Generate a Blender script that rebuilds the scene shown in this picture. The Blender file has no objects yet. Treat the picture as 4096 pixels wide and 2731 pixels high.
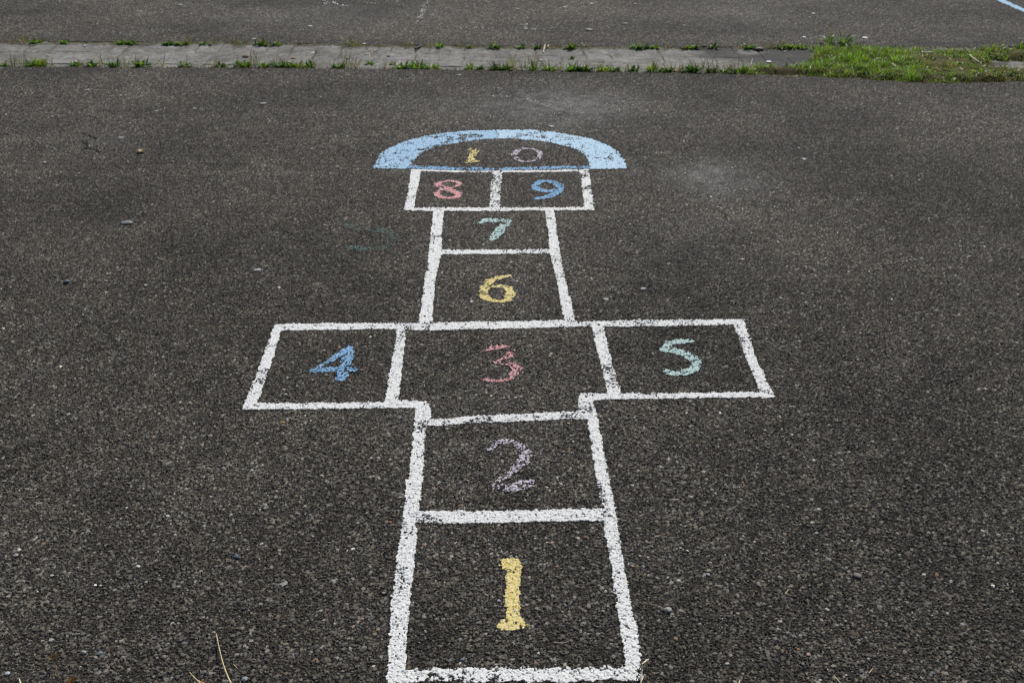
import bpy, bmesh, math, random
import numpy as np
from mathutils import Vector

random.seed(7)
RNG = np.random.default_rng(11)
SC = bpy.context.scene
COL = SC.collection
F32 = np.float32

# ------------------------------------------------------------------ camera
# measured from the photograph (4096 x 2731): 35 mm lens, eye 1.5 m above the
# asphalt, looking 29.3 degrees down
H = 1.5
FPX = 35.0 / 36.0 * 4096
PITCH = math.atan((1365.5 + 871.0) / FPX)
CP, SP = math.cos(PITCH), math.sin(PITCH)


def g(u, v, h=0.0):
    """photo pixel -> point of the plane z = h"""
    a, b = (u - 2048.0) / FPX, (v - 1365.5) / FPX
    t = (H - h) / (SP + b * CP)
    return (a * t, (CP - b * SP) * t, h)


def mpp(v):
    """metres across per photo pixel at photo row v (on the ground)"""
    return H / (SP + (v - 1365.5) / FPX * CP) / FPX


cam = bpy.data.cameras.new('camera')
camo = bpy.data.objects.new('camera', cam)
COL.objects.link(camo)
camo.location = (0, 0, H)
camo.rotation_euler = (math.pi / 2 - PITCH, 0, 0)
cam.lens = 35
cam.sensor_width = 36
cam.clip_start = 0.05
cam.clip_end = 2000
cam.dof.use_dof = True
cam.dof.focus_distance = 2.25
cam.dof.aperture_fstop = 8.0
SC.camera = camo


def crop(x0, y0, k):
    return lambda x, y: (x0 + x * k, y0 + y * k)


K = 1200 / 2352
C5 = crop(1400, 480, K)
C6 = crop(900, 1200, K)
C7 = crop(2000, 1200, K)
C8 = crop(1450, 1931, K)
CBL = crop(0, 1931, K)
CBR = crop(2500, 1931, K)
CML = crop(0, 700, K)
CMR = crop(2600, 500, K)
K2 = 1100 / 2352
T1 = crop(0, 0, K2)
T2 = crop(1000, 0, K2)
T3 = crop(2000, 0, K2)
T4 = crop(2996, 0, K2)
P2 = crop(1850, 1720, 400 / 2240)
P3 = crop(1850, 1340, 300 / 2138)
P8 = crop(1660, 640, 700 / 2352)
P6 = crop(1850, 1080, 300 / 2352)
PG = crop(1300, 850, 400 / 1344)
PX = crop(1150, 0, K)


# ------------------------------------------------------------------ noise
def vnoise(x, y, scale, seed):
    n = 512
    tab = np.random.default_rng(seed).random((n, n), dtype=F32)
    fx = x / scale
    fy = y / scale
    ix = np.floor(fx).astype(np.int32)
    iy = np.floor(fy).astype(np.int32)
    tx = (fx - ix).astype(F32)
    ty = (fy - iy).astype(F32)
    tx = tx * tx * (3 - 2 * tx)
    ty = ty * ty * (3 - 2 * ty)
    ix &= n - 1
    iy &= n - 1
    jx = (ix + 1) & (n - 1)
    jy = (iy + 1) & (n - 1)
    a = tab[iy, ix] * (1 - tx) + tab[iy, jx] * tx
    b = tab[jy, ix] * (1 - tx) + tab[jy, jx] * tx
    return a * (1 - ty) + b * ty


def sstep(a, b, x):
    t = np.clip((x - a) / (b - a), 0, 1)
    return t * t * (3 - 2 * t)


# ------------------------------------------------------------------ materials
def new_mat(name):
    m = bpy.data.materials.new(name)
    m.use_nodes = True
    nt = m.node_tree
    return m, nt, nt.nodes['Principled BSDF']


def attr(nt, name):
    n = nt.nodes.new('ShaderNodeAttribute')
    n.attribute_name = name
    return n


def geo_pos(nt):
    return nt.nodes.new('ShaderNodeNewGeometry').outputs['Position']


def noise(nt, scale, detail=2.0, rough=0.5):
    n = nt.nodes.new('ShaderNodeTexNoise')
    n.inputs['Scale'].default_value = scale
    n.inputs['Detail'].default_value = detail
    n.inputs['Roughness'].default_value = rough
    nt.links.new(geo_pos(nt), n.inputs['Vector'])
    return n


def mrange(nt, src, a, b, c, d, smooth=False):
    n = nt.nodes.new('ShaderNodeMapRange')
    if smooth:
        n.interpolation_type = 'SMOOTHSTEP'
    for i, v in enumerate((a, b, c, d)):
        n.inputs[i + 1].default_value = v
    nt.links.new(src, n.inputs[0])
    return n.outputs[0]


def mix(nt, fac, a, b, mode='MIX'):
    n = nt.nodes.new('ShaderNodeMix')
    n.data_type = 'RGBA'
    n.blend_type = mode
    for key, val in ((0, fac), (6, a), (7, b)):
        if hasattr(val, 'is_output') or isinstance(val, bpy.types.NodeSocket):
            nt.links.new(val, n.inputs[key])
        else:
            n.inputs[key].default_value = val
    return n.outputs[2]


def math_node(nt, op, a, b=0.0):
    n = nt.nodes.new('ShaderNodeMath')
    n.operation = op
    for i, val in enumerate((a, b)):
        if isinstance(val, bpy.types.NodeSocket):
            nt.links.new(val, n.inputs[i])
        else:
            n.inputs[i].default_value = val
    return n.outputs[0]


def asphalt_color(nt):
    """stone tint stored on the mesh, broken up by a finer grit"""
    t = attr(nt, 'tint').outputs['Color']
    f = noise(nt, 330.0, 3.0, 0.7)
    v = mrange(nt, f.outputs[0], 0.25, 0.75, 0.55, 1.5)
    comb = nt.nodes.new('ShaderNodeCombineColor')
    for i in range(3):
        nt.links.new(v, comb.inputs[i])
    return mix(nt, 1.0, t, comb.outputs[0], 'MULTIPLY')


def bump(nt, bsdf, scale, dist, strength=0.5, detail=3):
    n = noise(nt, scale, detail, 0.6)
    b = nt.nodes.new('ShaderNodeBump')
    b.inputs['Strength'].default_value = strength
    b.inputs['Distance'].default_value = dist
    nt.links.new(n.outputs[0], b.inputs['Height'])
    nt.links.new(b.outputs[0], bsdf.inputs['Normal'])


def make_asphalt():
    m, nt, p = new_mat('asphalt')
    nt.links.new(asphalt_color(nt), p.inputs['Base Color'])
    p.inputs['Roughness'].default_value = 0.82
    p.inputs['Specular IOR Level'].default_value = 0.16
    bump(nt, p, 420.0, 0.0012, 0.6)
    return m


def make_chalk(name, rgb):
    m, nt, p = new_mat(name)
    base = asphalt_color(nt)
    dep = attr(nt, 'deposit').outputs['Fac']
    f = noise(nt, 520.0, 3.0, 0.7)
    d = math_node(nt, 'ADD', dep, mrange(nt, f.outputs[0], 0.2, 0.8, -0.30, 0.30))
    fac = mrange(nt, d, 0.28, 0.72, 0.0, 1.0, True)
    f2 = noise(nt, 170.0, 3.0, 0.65)
    v = mrange(nt, f2.outputs[0], 0.36, 0.68, 0.0, 1.0)
    pale = tuple(min(1, c * 0.62 + 0.30) for c in rgb)
    deep = tuple(c * (0.93 if max(rgb) - min(rgb) < 0.06 else 0.84) for c in rgb)
    powder = mix(nt, v, (*deep, 1), (*(pale if max(rgb) - min(rgb) > 0.06 else rgb), 1))
    nt.links.new(mix(nt, fac, base, powder), p.inputs['Base Color'])
    p.inputs['Roughness'].default_value = 0.85
    p.inputs['Specular IOR Level'].default_value = 0.15
    bump(nt, p, 420.0, 0.0010, 0.5)
    return m


def make_tinted(name, rough=0.8, spec=0.3, bscale=60.0, bdist=0.002, var=0.25, vscale=60.0):
    m, nt, p = new_mat(name)
    t = attr(nt, 'tint').outputs['Color']
    f = noise(nt, vscale, 4.0, 0.65)
    v = mrange(nt, f.outputs[0], 0.25, 0.75, 1 - var, 1 + var)
    comb = nt.nodes.new('ShaderNodeCombineColor')
    for i in range(3):
        nt.links.new(v, comb.inputs[i])
    nt.links.new(mix(nt, 1.0, t, comb.outputs[0], 'MULTIPLY'), p.inputs['Base Color'])
    p.inputs['Roughness'].default_value = rough
    p.inputs['Specular IOR Level'].default_value = spec
    if bdist:
        bump(nt, p, bscale, bdist, 0.5)
    return m


def make_leaf(name, trans=0.45):
    m, nt, p = new_mat(name)
    t = attr(nt, 'tint').outputs['Color']
    nt.links.new(t, p.inputs['Base Color'])
    p.inputs['Roughness'].default_value = 0.42
    p.inputs['Specular IOR Level'].default_value = 0.45
    tr = nt.nodes.new('ShaderNodeBsdfTranslucent')
    c = mix(nt, 1.0, t, (1.5, 1.6, 0.7, 1), 'MULTIPLY')
    nt.links.new(c, tr.inputs['Color'])
    mx = nt.nodes.new('ShaderNodeMixShader')
    mx.inputs[0].default_value = trans
    nt.links.new(p.outputs[0], mx.inputs[1])
    nt.links.new(tr.outputs[0], mx.inputs[2])
    nt.links.new(mx.outputs[0], nt.nodes['Material Output'].inputs['Surface'])
    return m


M_ASPHALT = make_asphalt()
M_WHITE = make_chalk('white_chalk', (0.745, 0.735, 0.700))
M_BLUE = make_chalk('blue_chalk', (0.13, 0.36, 0.60))
M_SKY = make_chalk('light_blue_chalk', (0.30, 0.51, 0.70))
M_PALESKY = make_chalk('pale_blue_chalk', (0.44, 0.64, 0.78))
M_YELLOW = make_chalk('yellow_chalk', (0.74, 0.58, 0.15))
M_PINK = make_chalk('pink_chalk', (0.66, 0.27, 0.26))
M_TEAL = make_chalk('teal_chalk', (0.42, 0.59, 0.53))
M_LILAC = make_chalk('lilac_chalk', (0.56, 0.48, 0.54))
M_GHOST = make_chalk('faded_teal_chalk', (0.09, 0.15, 0.13))
M_CONCRETE = make_tinted('concrete', 0.85, 0.25, 140.0, 0.0025, 0.38, 55.0)
M_SOIL = make_tinted('soil', 0.95, 0.1, 90.0, 0.006, 0.45, 70.0)
M_STONE = make_tinted('stone', 0.6, 0.4, 300.0, 0.0006, 0.2, 250.0)
M_STRAW = make_tinted('straw', 0.55, 0.35, 200.0, 0.0, 0.2, 160.0)
M_LEAF = make_leaf('leaf', 0.45)
M_GRASS = make_leaf('grass', 0.40)
M_DRYLEAF = make_leaf('dry_leaf', 0.15)


# ------------------------------------------------------------------ mesh helpers
def tag(o, label, cat, group=None, kind=None):
    if label:
        o['label'] = label
    if cat:
        o['category'] = cat
    if group:
        o['group'] = group
    if kind:
        o['kind'] = kind
    return o


def mesh_np(name, co, quads, mat, parent=None, tint=None, deposit=None, smooth=False, loc=None, tris=None):
    me = bpy.data.meshes.new(name)
    co = np.ascontiguousarray(co, dtype=F32)
    if loc is not None:
        co = co - np.asarray(loc, F32)
    me.vertices.add(len(co))
    me.vertices.foreach_set('co', co.ravel())
    q = np.ascontiguousarray(quads, dtype=np.int32)
    k = q.shape[1]
    me.loops.add(q.size)
    me.loops.foreach_set('vertex_index', q.ravel())
    me.polygons.add(len(q))
    me.polygons.foreach_set('loop_start', np.arange(0, q.size, k, dtype=np.int32))
    me.polygons.foreach_set('use_smooth', np.full(len(q), smooth, dtype=bool))
    me.update(calc_edges=True)
    if tint is not None:
        a = me.attributes.new('tint', 'FLOAT_COLOR', 'POINT')
        c = np.ones((len(co), 4), F32)
        c[:, :3] = tint
        a.data.foreach_set('color', c.ravel())
    if deposit is not None:
        a = me.attributes.new('deposit', 'FLOAT', 'POINT')
        a.data.foreach_set('value', np.ascontiguousarray(deposit, F32).ravel())
    me.materials.append(mat)
    o = bpy.data.objects.new(name, me)
    COL.objects.link(o)
    if parent is not None:
        o.parent = parent
    if loc is not None:
        o.location = loc
    return o


def grid_quads(r, c):
    i = np.arange((r - 1) * c, dtype=np.int32).reshape(r - 1, c)[:, :-1].ravel()
    return np.stack([i, i + 1, i + c + 1, i + c], 1)


# ------------------------------------------------------------------ the gutter line
NEAR_PX = [(-2600, 262), (0, 269), (1000, 271), (1500, 276), (2100, 284), (2700, 291), (3000, 296), (3300, 308),
           (3600, 327), (3780, 335), (4000, 325), (4300, 318), (7000, 330)]
FAR_PX = [(-2600, 160), (0, 168), (600, 172), (1200, 177), (2000, 188), (2800, 190), (3300, 189), (4096, 190), (7000, 198)]
NEAR = np.array([g(*p)[:2] for p in NEAR_PX])
FAR = np.array([g(*p)[:2] for p in FAR_PX])


def y_near(x):
    return np.interp(x, NEAR[:, 0], NEAR[:, 1])


def y_far(x):
    return np.interp(x, FAR[:, 0], FAR[:, 1])


# ------------------------------------------------------------------ asphalt: one displaced sheet
ys = [0.75]
while ys[-1] < 9.7:
    d = ys[-1]
    ys.append(d + min(0.009, max(0.0016, 0.55 * (2.25 + d * d) / 1.5 / 996)))
fine = np.array(ys)
back = 0.75 - np.geomspace(0.004, 40, 60)[::-1]
ahead = 9.7 + np.geomspace(0.012, 240, 34)
Yr = np.concatenate([back, fine, ahead]).astype(F32)
core = np.arange(-560, 560.1, 0.8) / 996.0
side = core[-1] + np.cumsum(np.geomspace(0.0012, 0.0042, 190))
side = np.concatenate([side, side[-1] + np.geomspace(0.03, 40, 26)])
Sc = np.concatenate([-side[::-1], core, side]).astype(F32)
Wr = np.maximum(Yr * CP + H * SP, 1.15).astype(F32)
X = (Wr[:, None] * Sc[None, :]).astype(F32)
Y = np.repeat(Yr[:, None], len(Sc), 1).astype(F32)
NR, NC = X.shape

TN = 1024


def tables(seed, n):
    r = np.random.default_rng(seed)
    return [r.random((TN, TN), dtype=F32) for _ in range(n)]


def stone_layer(cell, rmin, rmax, hmin, hmax, prob, seed):
    """embedded chippings: height and identity of the tallest chip at every vertex"""
    tj, tk, tr, th, ta, tasp, tp, tt = tables(seed, 8)
    fx = X / cell
    fy = Y / cell
    ix = np.floor(fx).astype(np.int32)
    iy = np.floor(fy).astype(np.int32)
    best = np.zeros_like(X)
    who = np.full(X.shape, -1, np.int32)
    for dy in (-1, 0, 1):
        for dx in (-1, 0, 1):
            cx = (ix + dx) & (TN - 1)
            cy = (iy + dy) & (TN - 1)
            idx = cy * TN + cx
            px = (ix + dx + 0.15 + 0.7 * tj.ravel()[idx] - fx) * cell
            py = (iy + dy + 0.15 + 0.7 * tk.ravel()[idx] - fy) * cell
            an = ta.ravel()[idx] * 6.283
            ca, sa = np.cos(an), np.sin(an)
            r = rmin + (rmax - rmin) * tr.ravel()[idx] ** 2
            asp = 0.55 + 0.4 * tasp.ravel()[idx]
            u = (px * ca + py * sa) / r
            v = (-px * sa + py * ca) / (r * asp)
            q = np.abs(u) ** 2.4 + np.abs(v) ** 2.4
            hh = hmin + (hmax - hmin) * th.ravel()[idx]
            h = hh * np.sqrt(np.sqrt(np.clip(1 - q, 0, 1))) * (1 + 0.38 * u * (tt.ravel()[idx] * 2 - 1))
            h = np.where((tp.ravel()[idx] < prob) & (q < 1), h, 0)
            m = h > best
            best = np.where(m, h, best)
            who = np.where(m, idx, who)
    return best, who


h1, w1 = stone_layer(0.0068, 0.0020, 0.0054, 0.0008, 0.0046, 0.84, 21)
h2, w2 = stone_layer(0.0042, 0.0012, 0.0028, 0.0006, 0.0026, 0.88, 22)

big = h1 >= h2
HS = np.maximum(h1, h2)
who = np.where(big, w1, np.where(w2 >= 0, w2 + TN * TN, -1))
HS += 0.0007 * vnoise(X, Y, 0.0021, 5)
ROUGH = vnoise(X, Y, 0.11, 6) * 0.6 + vnoise(X, Y, 0.9, 7) * 0.4


# chip colours
def palette(n, seed):
    r = np.random.default_rng(seed)
    k = r.random(n)
    v = r.random((n, 1)).astype(F32)
    c = np.empty((n, 3), F32)
    c[:] = np.array([0.062, 0.055, 0.047]) * (0.6 + 0.8 * v)
    for lim, rgb in ((0.42, (0.078, 0.069, 0.056)), (0.64, (0.080, 0.080, 0.078)), (0.77, (0.100, 0.083, 0.060)),
                     (0.86, (0.135, 0.128, 0.114)), (0.970, (0.200, 0.190, 0.172)), (0.991, (0.15, 0.095, 0.068)), (0.9975, (0.36, 0.36, 0.34))):
        s = k > lim
        c[s] = np.array(rgb) * (0.6 + 0.9 * v[s])
    return c


PAL = palette(2 * TN * TN, 31)
PAL[TN * TN:] = PAL[TN * TN:] * 0.75
PAL = PAL * 0.80 + PAL.mean(1, keepdims=True) * 0.20
PAL *= np.array([1.30, 1.255, 1.15], F32)
TINT = PAL[who.ravel()].reshape(NR, NC, 3)
binder = np.array([0.0225, 0.0195, 0.0162], F32)
TINT[who < 0] = binder
topped = np.clip(HS / 0.0016, 0, 1)[..., None]
TINT = binder * (1 - topped) + TINT * topped
CHIP_R = np.random.default_rng(77).random(2 * TN * TN).astype(F32)[who.ravel()].reshape(NR, NC)

# bleached and dusty stretches, darker traffic-free edges
dust = 0.76 + 0.48 * vnoise(X, Y, 0.55, 41) + 0.30 * (vnoise(X, Y, 0.16, 42) - 0.5) + 0.35 * (vnoise(X, Y, 1.7, 43) - 0.5)
edge = np.minimum(np.abs(Y - y_near(X)), np.abs(Y - y_far(X))).astype(F32)
dust *= 0.84 + 0.30 * vnoise(X, Y, 0.034, 46)
dust *= 0.80 + 0.20 * sstep(0.0, 0.30, edge + 0.10 * (vnoise(X, Y, 0.15, 44) - 0.5))
TINT *= dust[..., None]


def dusty(px, ru, rv, amt):
    cx, cy, _ = g(*px)
    x1 = ru * mpp(px[1])
    y1 = abs(g(px[0], px[1] - rv)[1] - cy)
    q = ((X - cx) / x1) ** 2 + ((Y - cy) / y1) ** 2
    w = np.exp(-q * 1.3) * (0.4 + 1.2 * vnoise(X, Y, 0.05, 45)) * amt
    TINT[:] += (w[..., None] * np.array([0.95, 0.95, 0.93], F32))


dusty((2230, 430), 330, 75, 0.075)
dusty((2060, 560), 200, 40, 0.020)
dusty((2860, 710), 190, 72, 0.072)
dusty((1700, 420), 300, 50, 0.014)
dusty((1900, 1620), 320, 120, 0.006)
dusty((2700, 1000), 400, 120, 0.008)
dusty((2870, 880), 330, 50, 0.008)
dusty((400, 560), 130, 30, 0.016)
dusty((1300, 60), 500, 50, 0.020)
dusty((3000, 60), 300, 50, 0.016)

# cells too coarse to hold chips take the mean colour, darkened for missing crevice shade
sx = np.gradient(X, axis=1)
sy = np.gradient(Yr)[:, None]
coarse = sstep(0.010, 0.020, np.maximum(sx, np.repeat(sy, NC, 1)).astype(F32))
shaded_mean = 0.66 * TINT[200:900, 300:900].reshape(-1, 3).mean(0)
TINT = TINT * (1 - coarse[..., None]) + shaded_mean * coarse[..., None]
HS = HS * (1 - coarse)

UND = 0.006 * (vnoise(X, Y, 0.7, 51) - 0.5) + 0.0035 * (vnoise(X, Y, 0.22, 52) - 0.5) + 0.0014 * (vnoise(X, Y, 0.06, 53) - 0.5)
wob = 0.022 * (vnoise(X, Y, 0.05, 54) - 0.5)
inside = sstep(-0.012, 0.008, (Y - y_near(X)) + wob) * sstep(-0.012, 0.008, (y_far(X) - Y) + wob)
Z = (HS + UND * (1 - coarse) - 0.085 * inside).astype(F32)


def poly_sdf(P, x, y):
    """signed distance to a closed polygon (negative inside)"""
    P = np.asarray(P, np.float64)
    d = np.full(x.shape, 1e9)
    ins = np.zeros(x.shape, bool)
    n = len(P)
    for i in range(n):
        ax, ay = P[i]
        bx, by = P[(i + 1) % n]
        ex, ey = bx - ax, by - ay
        t = np.clip(((x - ax) * ex + (y - ay) * ey) / (ex * ex + ey * ey + 1e-12), 0, 1)
        d = np.minimum(d, (x - ax - t * ex) ** 2 + (y - ay - t * ey) ** 2)
        c = ((ay > y) != (by > y)) & (x < ex * (y - ay) / (ey if abs(ey) > 1e-12 else 1e-12) + ax)
        ins ^= c
    d = np.sqrt(d)
    return np.where(ins, -d, d)


def stroke_sdf(P, R, x, y):
    d = np.full(x.shape, 1e9)
    for i in range(len(P) - 1):
        (ax, ay), (bx, by) = P[i], P[i + 1]
        ex, ey = bx - ax, by - ay
        t = np.clip(((x - ax) * ex + (y - ay) * ey) / (ex * ex + ey * ey + 1e-12), 0, 1)
        d = np.minimum(d, np.hypot(x - ax - t * ex, y - ay - t * ey) - (R[i] + (R[i + 1] - R[i]) * t))
    return d


def sub(x0, x1, y0, y1):
    r0, r1 = np.searchsorted(Yr, [y0, y1])
    r0 = max(r0 - 1, 0)
    w0, w1 = Wr[r0], Wr[min(r1, NR - 1)]
    lo = min(x0 / w0, x0 / w1)
    hi = max(x1 / w0, x1 / w1)
    c0, c1 = np.searchsorted(Sc, [lo, hi])
    return slice(r0, r1 + 1), slice(max(c0 - 1, 0), c1 + 1)


# a small branching crack in the surface
for line in ([(690, 1205), (735, 1240), (735, 1268), (790, 1278), (850, 1302)], [(735, 1240), (748, 1213)],
             [(765, 1165), (785, 1178), (822, 1195)], [(735, 1268), (700, 1290)], [(722, 1150), (765, 1165)]):
    P = [g(*T1(*p))[:2] for p in line]
    a = np.array(P)
    r, c = sub(a[:, 0].min() - .05, a[:, 0].max() + .05, a[:, 1].min() - .05, a[:, 1].max() + .05)
    d = stroke_sdf(P, [0.0045] * len(P), X[r, c] + 0.014 * (vnoise(X[r, c], Y[r, c], 0.02, 3) - .5), Y[r, c])
    k = 1 - sstep(-0.003, 0.006, d)
    Z[r, c] -= 0.006 * k
    TINT[r, c] *= (1 - 0.6 * k[..., None])

co = np.stack([X, Y, Z], -1).reshape(-1, 3)
asph = mesh_np('asphalt', co, grid_quads(NR, NC), M_ASPHALT, tint=TINT.reshape(-1, 3))
tag(asph, 'worn dark grey asphalt full of small embedded stones', 'asphalt', kind='structure')

OWNER = np.zeros((NR - 1, NC - 1), np.int16)
MARKS = 0


def chalk(name, mat, shapes, cov, parent=None, rag=0.0026, patch=0.08, soft=0.0036, knock=0.05, lift=0.0008, fill=0.4, join=None, veil=0.0):
    """chalk rubbed on the chippings: the ground's own faces under the strokes, lifted by a
    chalk layer's thickness, with the amount of powder held at each point"""
    global MARKS
    MARKS += 1
    pts = []
    for s in shapes:
        if s[0] == 'poly':
            pts += [g(*p)[:2] for p in s[1]]
        else:
            for p in s[1]:
                x, y, _ = g(p[0], p[1])
                e = p[2] * mpp(p[1])
                pts += [(x - e, y - e), (x + e, y + e)]
    a = np.array(pts)
    r, c = sub(a[:, 0].min() - .03, a[:, 0].max() + .03, a[:, 1].min() - .03, a[:, 1].max() + .03)
    x, y = X[r, c].astype(np.float64), Y[r, c].astype(np.float64)
    d = np.full(x.shape, 1e9)
    for s in shapes:
        if s[0] == 'poly':
            d = np.minimum(d, poly_sdf([g(*p)[:2] for p in s[1]], x, y))
        else:
            P = [g(p[0], p[1])[:2] for p in s[1]]
            R = [p[2] * mpp(p[1]) for p in s[1]]
            d = np.minimum(d, stroke_sdf(P, R, x, y))
    sd = MARKS * 13
    dm = d
    for P in (join or []):
        if P[:, 0].max() > x.min() and P[:, 0].min() < x.max() and P[:, 1].max() > y.min() and P[:, 1].min() < y.max():
            dm = np.minimum(dm, poly_sdf(P, x, y))
    nz = -0.0014 + rag * 2 * (vnoise(x, y, 0.011, sd) - 0.5) + rag * 0.7 * (vnoise(x, y, 0.034, sd + 1) - 0.5)
    own_d, d = d + nz, dm + nz
    hs = np.clip(HS[r, c] / 0.0044, 0, 1)
    n = vnoise(x, y, 0.0045, sd + 2)
    wear = vnoise(x, y, 0.03, sd + 3) * 0.55 + vnoise(x, y, 0.10, sd + 4) * 0.45
    ce = cov - patch * 2.2 * sstep(0.45, 0.85, wear)
    ce = ce * sstep(-soft, soft * 0.6, -d)
    thr = 1.0 - ce
    val = 0.50 * hs + 0.50 * n
    dep = sstep(thr - 0.16, thr + 0.16, val + 0.06)
    dep = np.where(CHIP_R[r, c] < knock, dep * 0.15, dep)
    dep = np.maximum(dep, veil * ce / cov)
    dep = np.where(d > soft * 1.2, 0, dep)
    keep = own_d < soft * 0.7
    if soft < 0.012:
        keep &= (dep > 0.02) | (own_d < -soft)
    fm = keep[:-1, :-1] | keep[1:, :-1] | keep[:-1, 1:] | keep[1:, 1:]
    own = OWNER[r, c][:fm.shape[0], :fm.shape[1]]
    fm &= own == 0
    own[fm] = MARKS
    rr, cc = np.nonzero(fm)
    w = x.shape[1]
    b = rr * w + cc
    q = np.stack([b, b + 1, b + w + 1, b + w], 1)
    u, inv = np.unique(q, return_inverse=True)
    zz = Z[r, c] + np.clip(fill * dep * (0.0040 - HS[r, c]), 0, 0.0022)
    co = np.stack([x.ravel()[u], y.ravel()[u], zz.ravel()[u] + lift], 1)
    ctr = (float(co[:, 0].mean()), float(co[:, 1].mean()), 0.0) if parent is None else None
    return mesh_np(name, co, inv.reshape(-1, 4), mat, parent, tint=TINT[r, c].reshape(-1, 3)[u],
                   deposit=dep.ravel()[u], loc=ctr)


def poly(C, *pts):
    return ('poly', [C(*p) for p in pts])


def pen(C, k, *pts):
    return ('pen', [(*C(p[0], p[1]), p[2] * k) for p in pts])


# ------------------------------------------------------------------ chalk arch first, it lies over the white
arch = bpy.data.objects.new('chalk_arch', None)
COL.objects.link(arch)
tag(arch, 'wide pale blue chalk half ring capping the far end of the hopscotch', 'chalk arch')
b1 = chalk('band', M_SKY, [poly(C5, (180, 382), (215, 318), (240, 265), (330, 215), (420, 180), (560, 140), (760, 105),
      (960, 88), (1130, 86), (1160, 120), (1140, 152), (1040, 155), (880, 180), (740, 200), (640, 228), (560, 260), (510, 310),
      (470, 360), (440, 386))], 0.74, arch, rag=0.0040, patch=0.16, knock=0.05)
b1['label'] = 'stronger blue left half of the band'
b2 = chalk('band', M_PALESKY, [poly(C5, (1130, 86), (1400, 87), (1550, 97), (1700, 120), (1900, 160), (2020, 205), (2100, 255), (2150, 320),
      (2170, 380), (1890, 386), (1875, 320), (1850, 280), (1790, 245), (1700, 212), (1590, 185), (1400, 160),
      (1200, 150), (1140, 152), (1155, 120))], 0.78, arch, rag=0.0040, patch=0.14, knock=0.04)
b2['label'] = 'paler right half of the band'
chalk('base_line', M_BLUE, [poly(C5, (440, 362), (800, 373), (1130, 377), (1130, 396), (800, 394), (430, 386)),
      poly(C5, (1165, 378), (1500, 370), (1885, 363), (1895, 383), (1500, 389), (1170, 396))], 0.66, arch, rag=0.0030,
      patch=0.11)

# ------------------------------------------------------------------ white grid of the hopscotch
grid = bpy.data.objects.new('hopscotch_grid', None)
COL.objects.link(grid)
grid.location = (0, 0, 0)
tag(grid, 'white chalk hopscotch outline of connected squares drawn on the asphalt', 'hopscotch')


WL = []


def wl(shapes, cov=0.82, **kw):
    kw.setdefault('patch', 0.13)
    WL.append((shapes, cov, kw))


wl([poly(C8, (345, -20), (330, 220), (300, 430), (280, 560), (235, 930), (215, 1240), (198, 1565), (320, 1565),
         (325, 1460), (350, 1100), (385, 740), (425, 400), (405, 330), (430, 225), (455, 60), (457, -20)),
    poly(C6, (1498, 840), (1480, 1080), (1450, 1350), (1420, 1575), (1535, 1575), (1555, 1200), (1572, 1000), (1618, 915),
         (1600, 830), (1575, 800), (1360, 788), (1360, 850))], knock=0.03)
wl([poly(C8, (1845, -20), (1890, 205), (1895, 310), (1950, 650), (1985, 900), (2030, 1180), (2070, 1400), (2100, 1540),
         (2190, 1545), (2172, 1400), (2150, 1180), (2080, 840), (2020, 520), (1995, 330), (1975, 200), (1930, -20)),
    poly(C7, (690, 935), (710, 1100), (740, 1300), (790, 1575), (875, 1575), (830, 1330), (792, 1080), (748, 900),
         (728, 800), (725, 740), (640, 738), (608, 795), (622, 880))], cov=0.82)
wl([poly(C8, (405, 230), (900, 225), (1300, 222), (1900, 208), (1905, 300), (1400, 300), (900, 312), (740, 318), (400, 308))])
wl([poly(C8, (205, 1478), (700, 1462), (1100, 1466), (1600, 1466), (2080, 1448), (2120, 1538), (1400, 1552), (900, 1556), (205, 1562))],
   cov=0.82, rag=0.0055, patch=0.17)
wl([poly(C6, (395, 200), (870, 189), (1420, 187), (2156, 172), (2160, 226), (1630, 240), (1200, 230), (440, 246)),
    poly(C7, (-5, 172), (500, 165), (620, 180), (1060, 160), (1905, 152), (1910, 190), (1090, 206), (640, 212), (0, 226))])
wl([poly(C6, (395, 203), (270, 540), (140, 857), (240, 857), (248, 810), (345, 540), (440, 246))], rag=0.0040)
wl([poly(C6, (142, 857), (560, 856), (1080, 850), (1510, 848), (1510, 800), (1080, 808), (560, 814), (240, 812))])
wl([poly(C6, (1350, 235), (1310, 520), (1255, 805), (1355, 805), (1385, 520), (1422, 235))], cov=0.82)
wl([poly(C6, (1590, 940), (1720, 940), (1900, 920), (2160, 905), (2160, 962), (1900, 972), (1690, 985), (1580, 985)),
    poly(C7, (-5, 906), (300, 896), (640, 876), (700, 935), (300, 950), (0, 962))], cov=0.82)
wl([poly(C7, (700, 742), (1100, 738), (2045, 734), (2150, 768), (1400, 774), (730, 786))])
wl([poly(C7, (720, 205), (780, 450), (850, 745), (945, 740), (870, 480), (805, 205))], cov=0.80)
wl([poly(C7, (1828, 190), (1950, 500), (2042, 745), (2058, 778), (2152, 765), (2110, 690), (2010, 470), (1908, 155))], cov=0.82)
wl([poly(C5, (655, 700), (640, 850), (620, 1030), (612, 1150), (690, 1150), (712, 1050), (720, 850), (737, 700))], cov=0.84, patch=0.17)
wl([poly(C5, (614, 1145), (618, 1185), (596, 1192), (572, 1370), (545, 1580), (640, 1580), (660, 1300), (676, 1200), (690, 1145)),
    poly(C6, (1547, -20), (1530, 195), (1620, 195), (1634, -20))], cov=0.82)
wl([poly(C5, (1528, 700), (1555, 850), (1570, 1040), (1620, 1250), (1682, 1580), (1758, 1580), (1700, 1330), (1650, 1080), (1635, 960), (1595, 700)),
    poly(C7, (470, -20), (513, 190), (582, 190), (548, -20))], cov=0.82)
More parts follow.
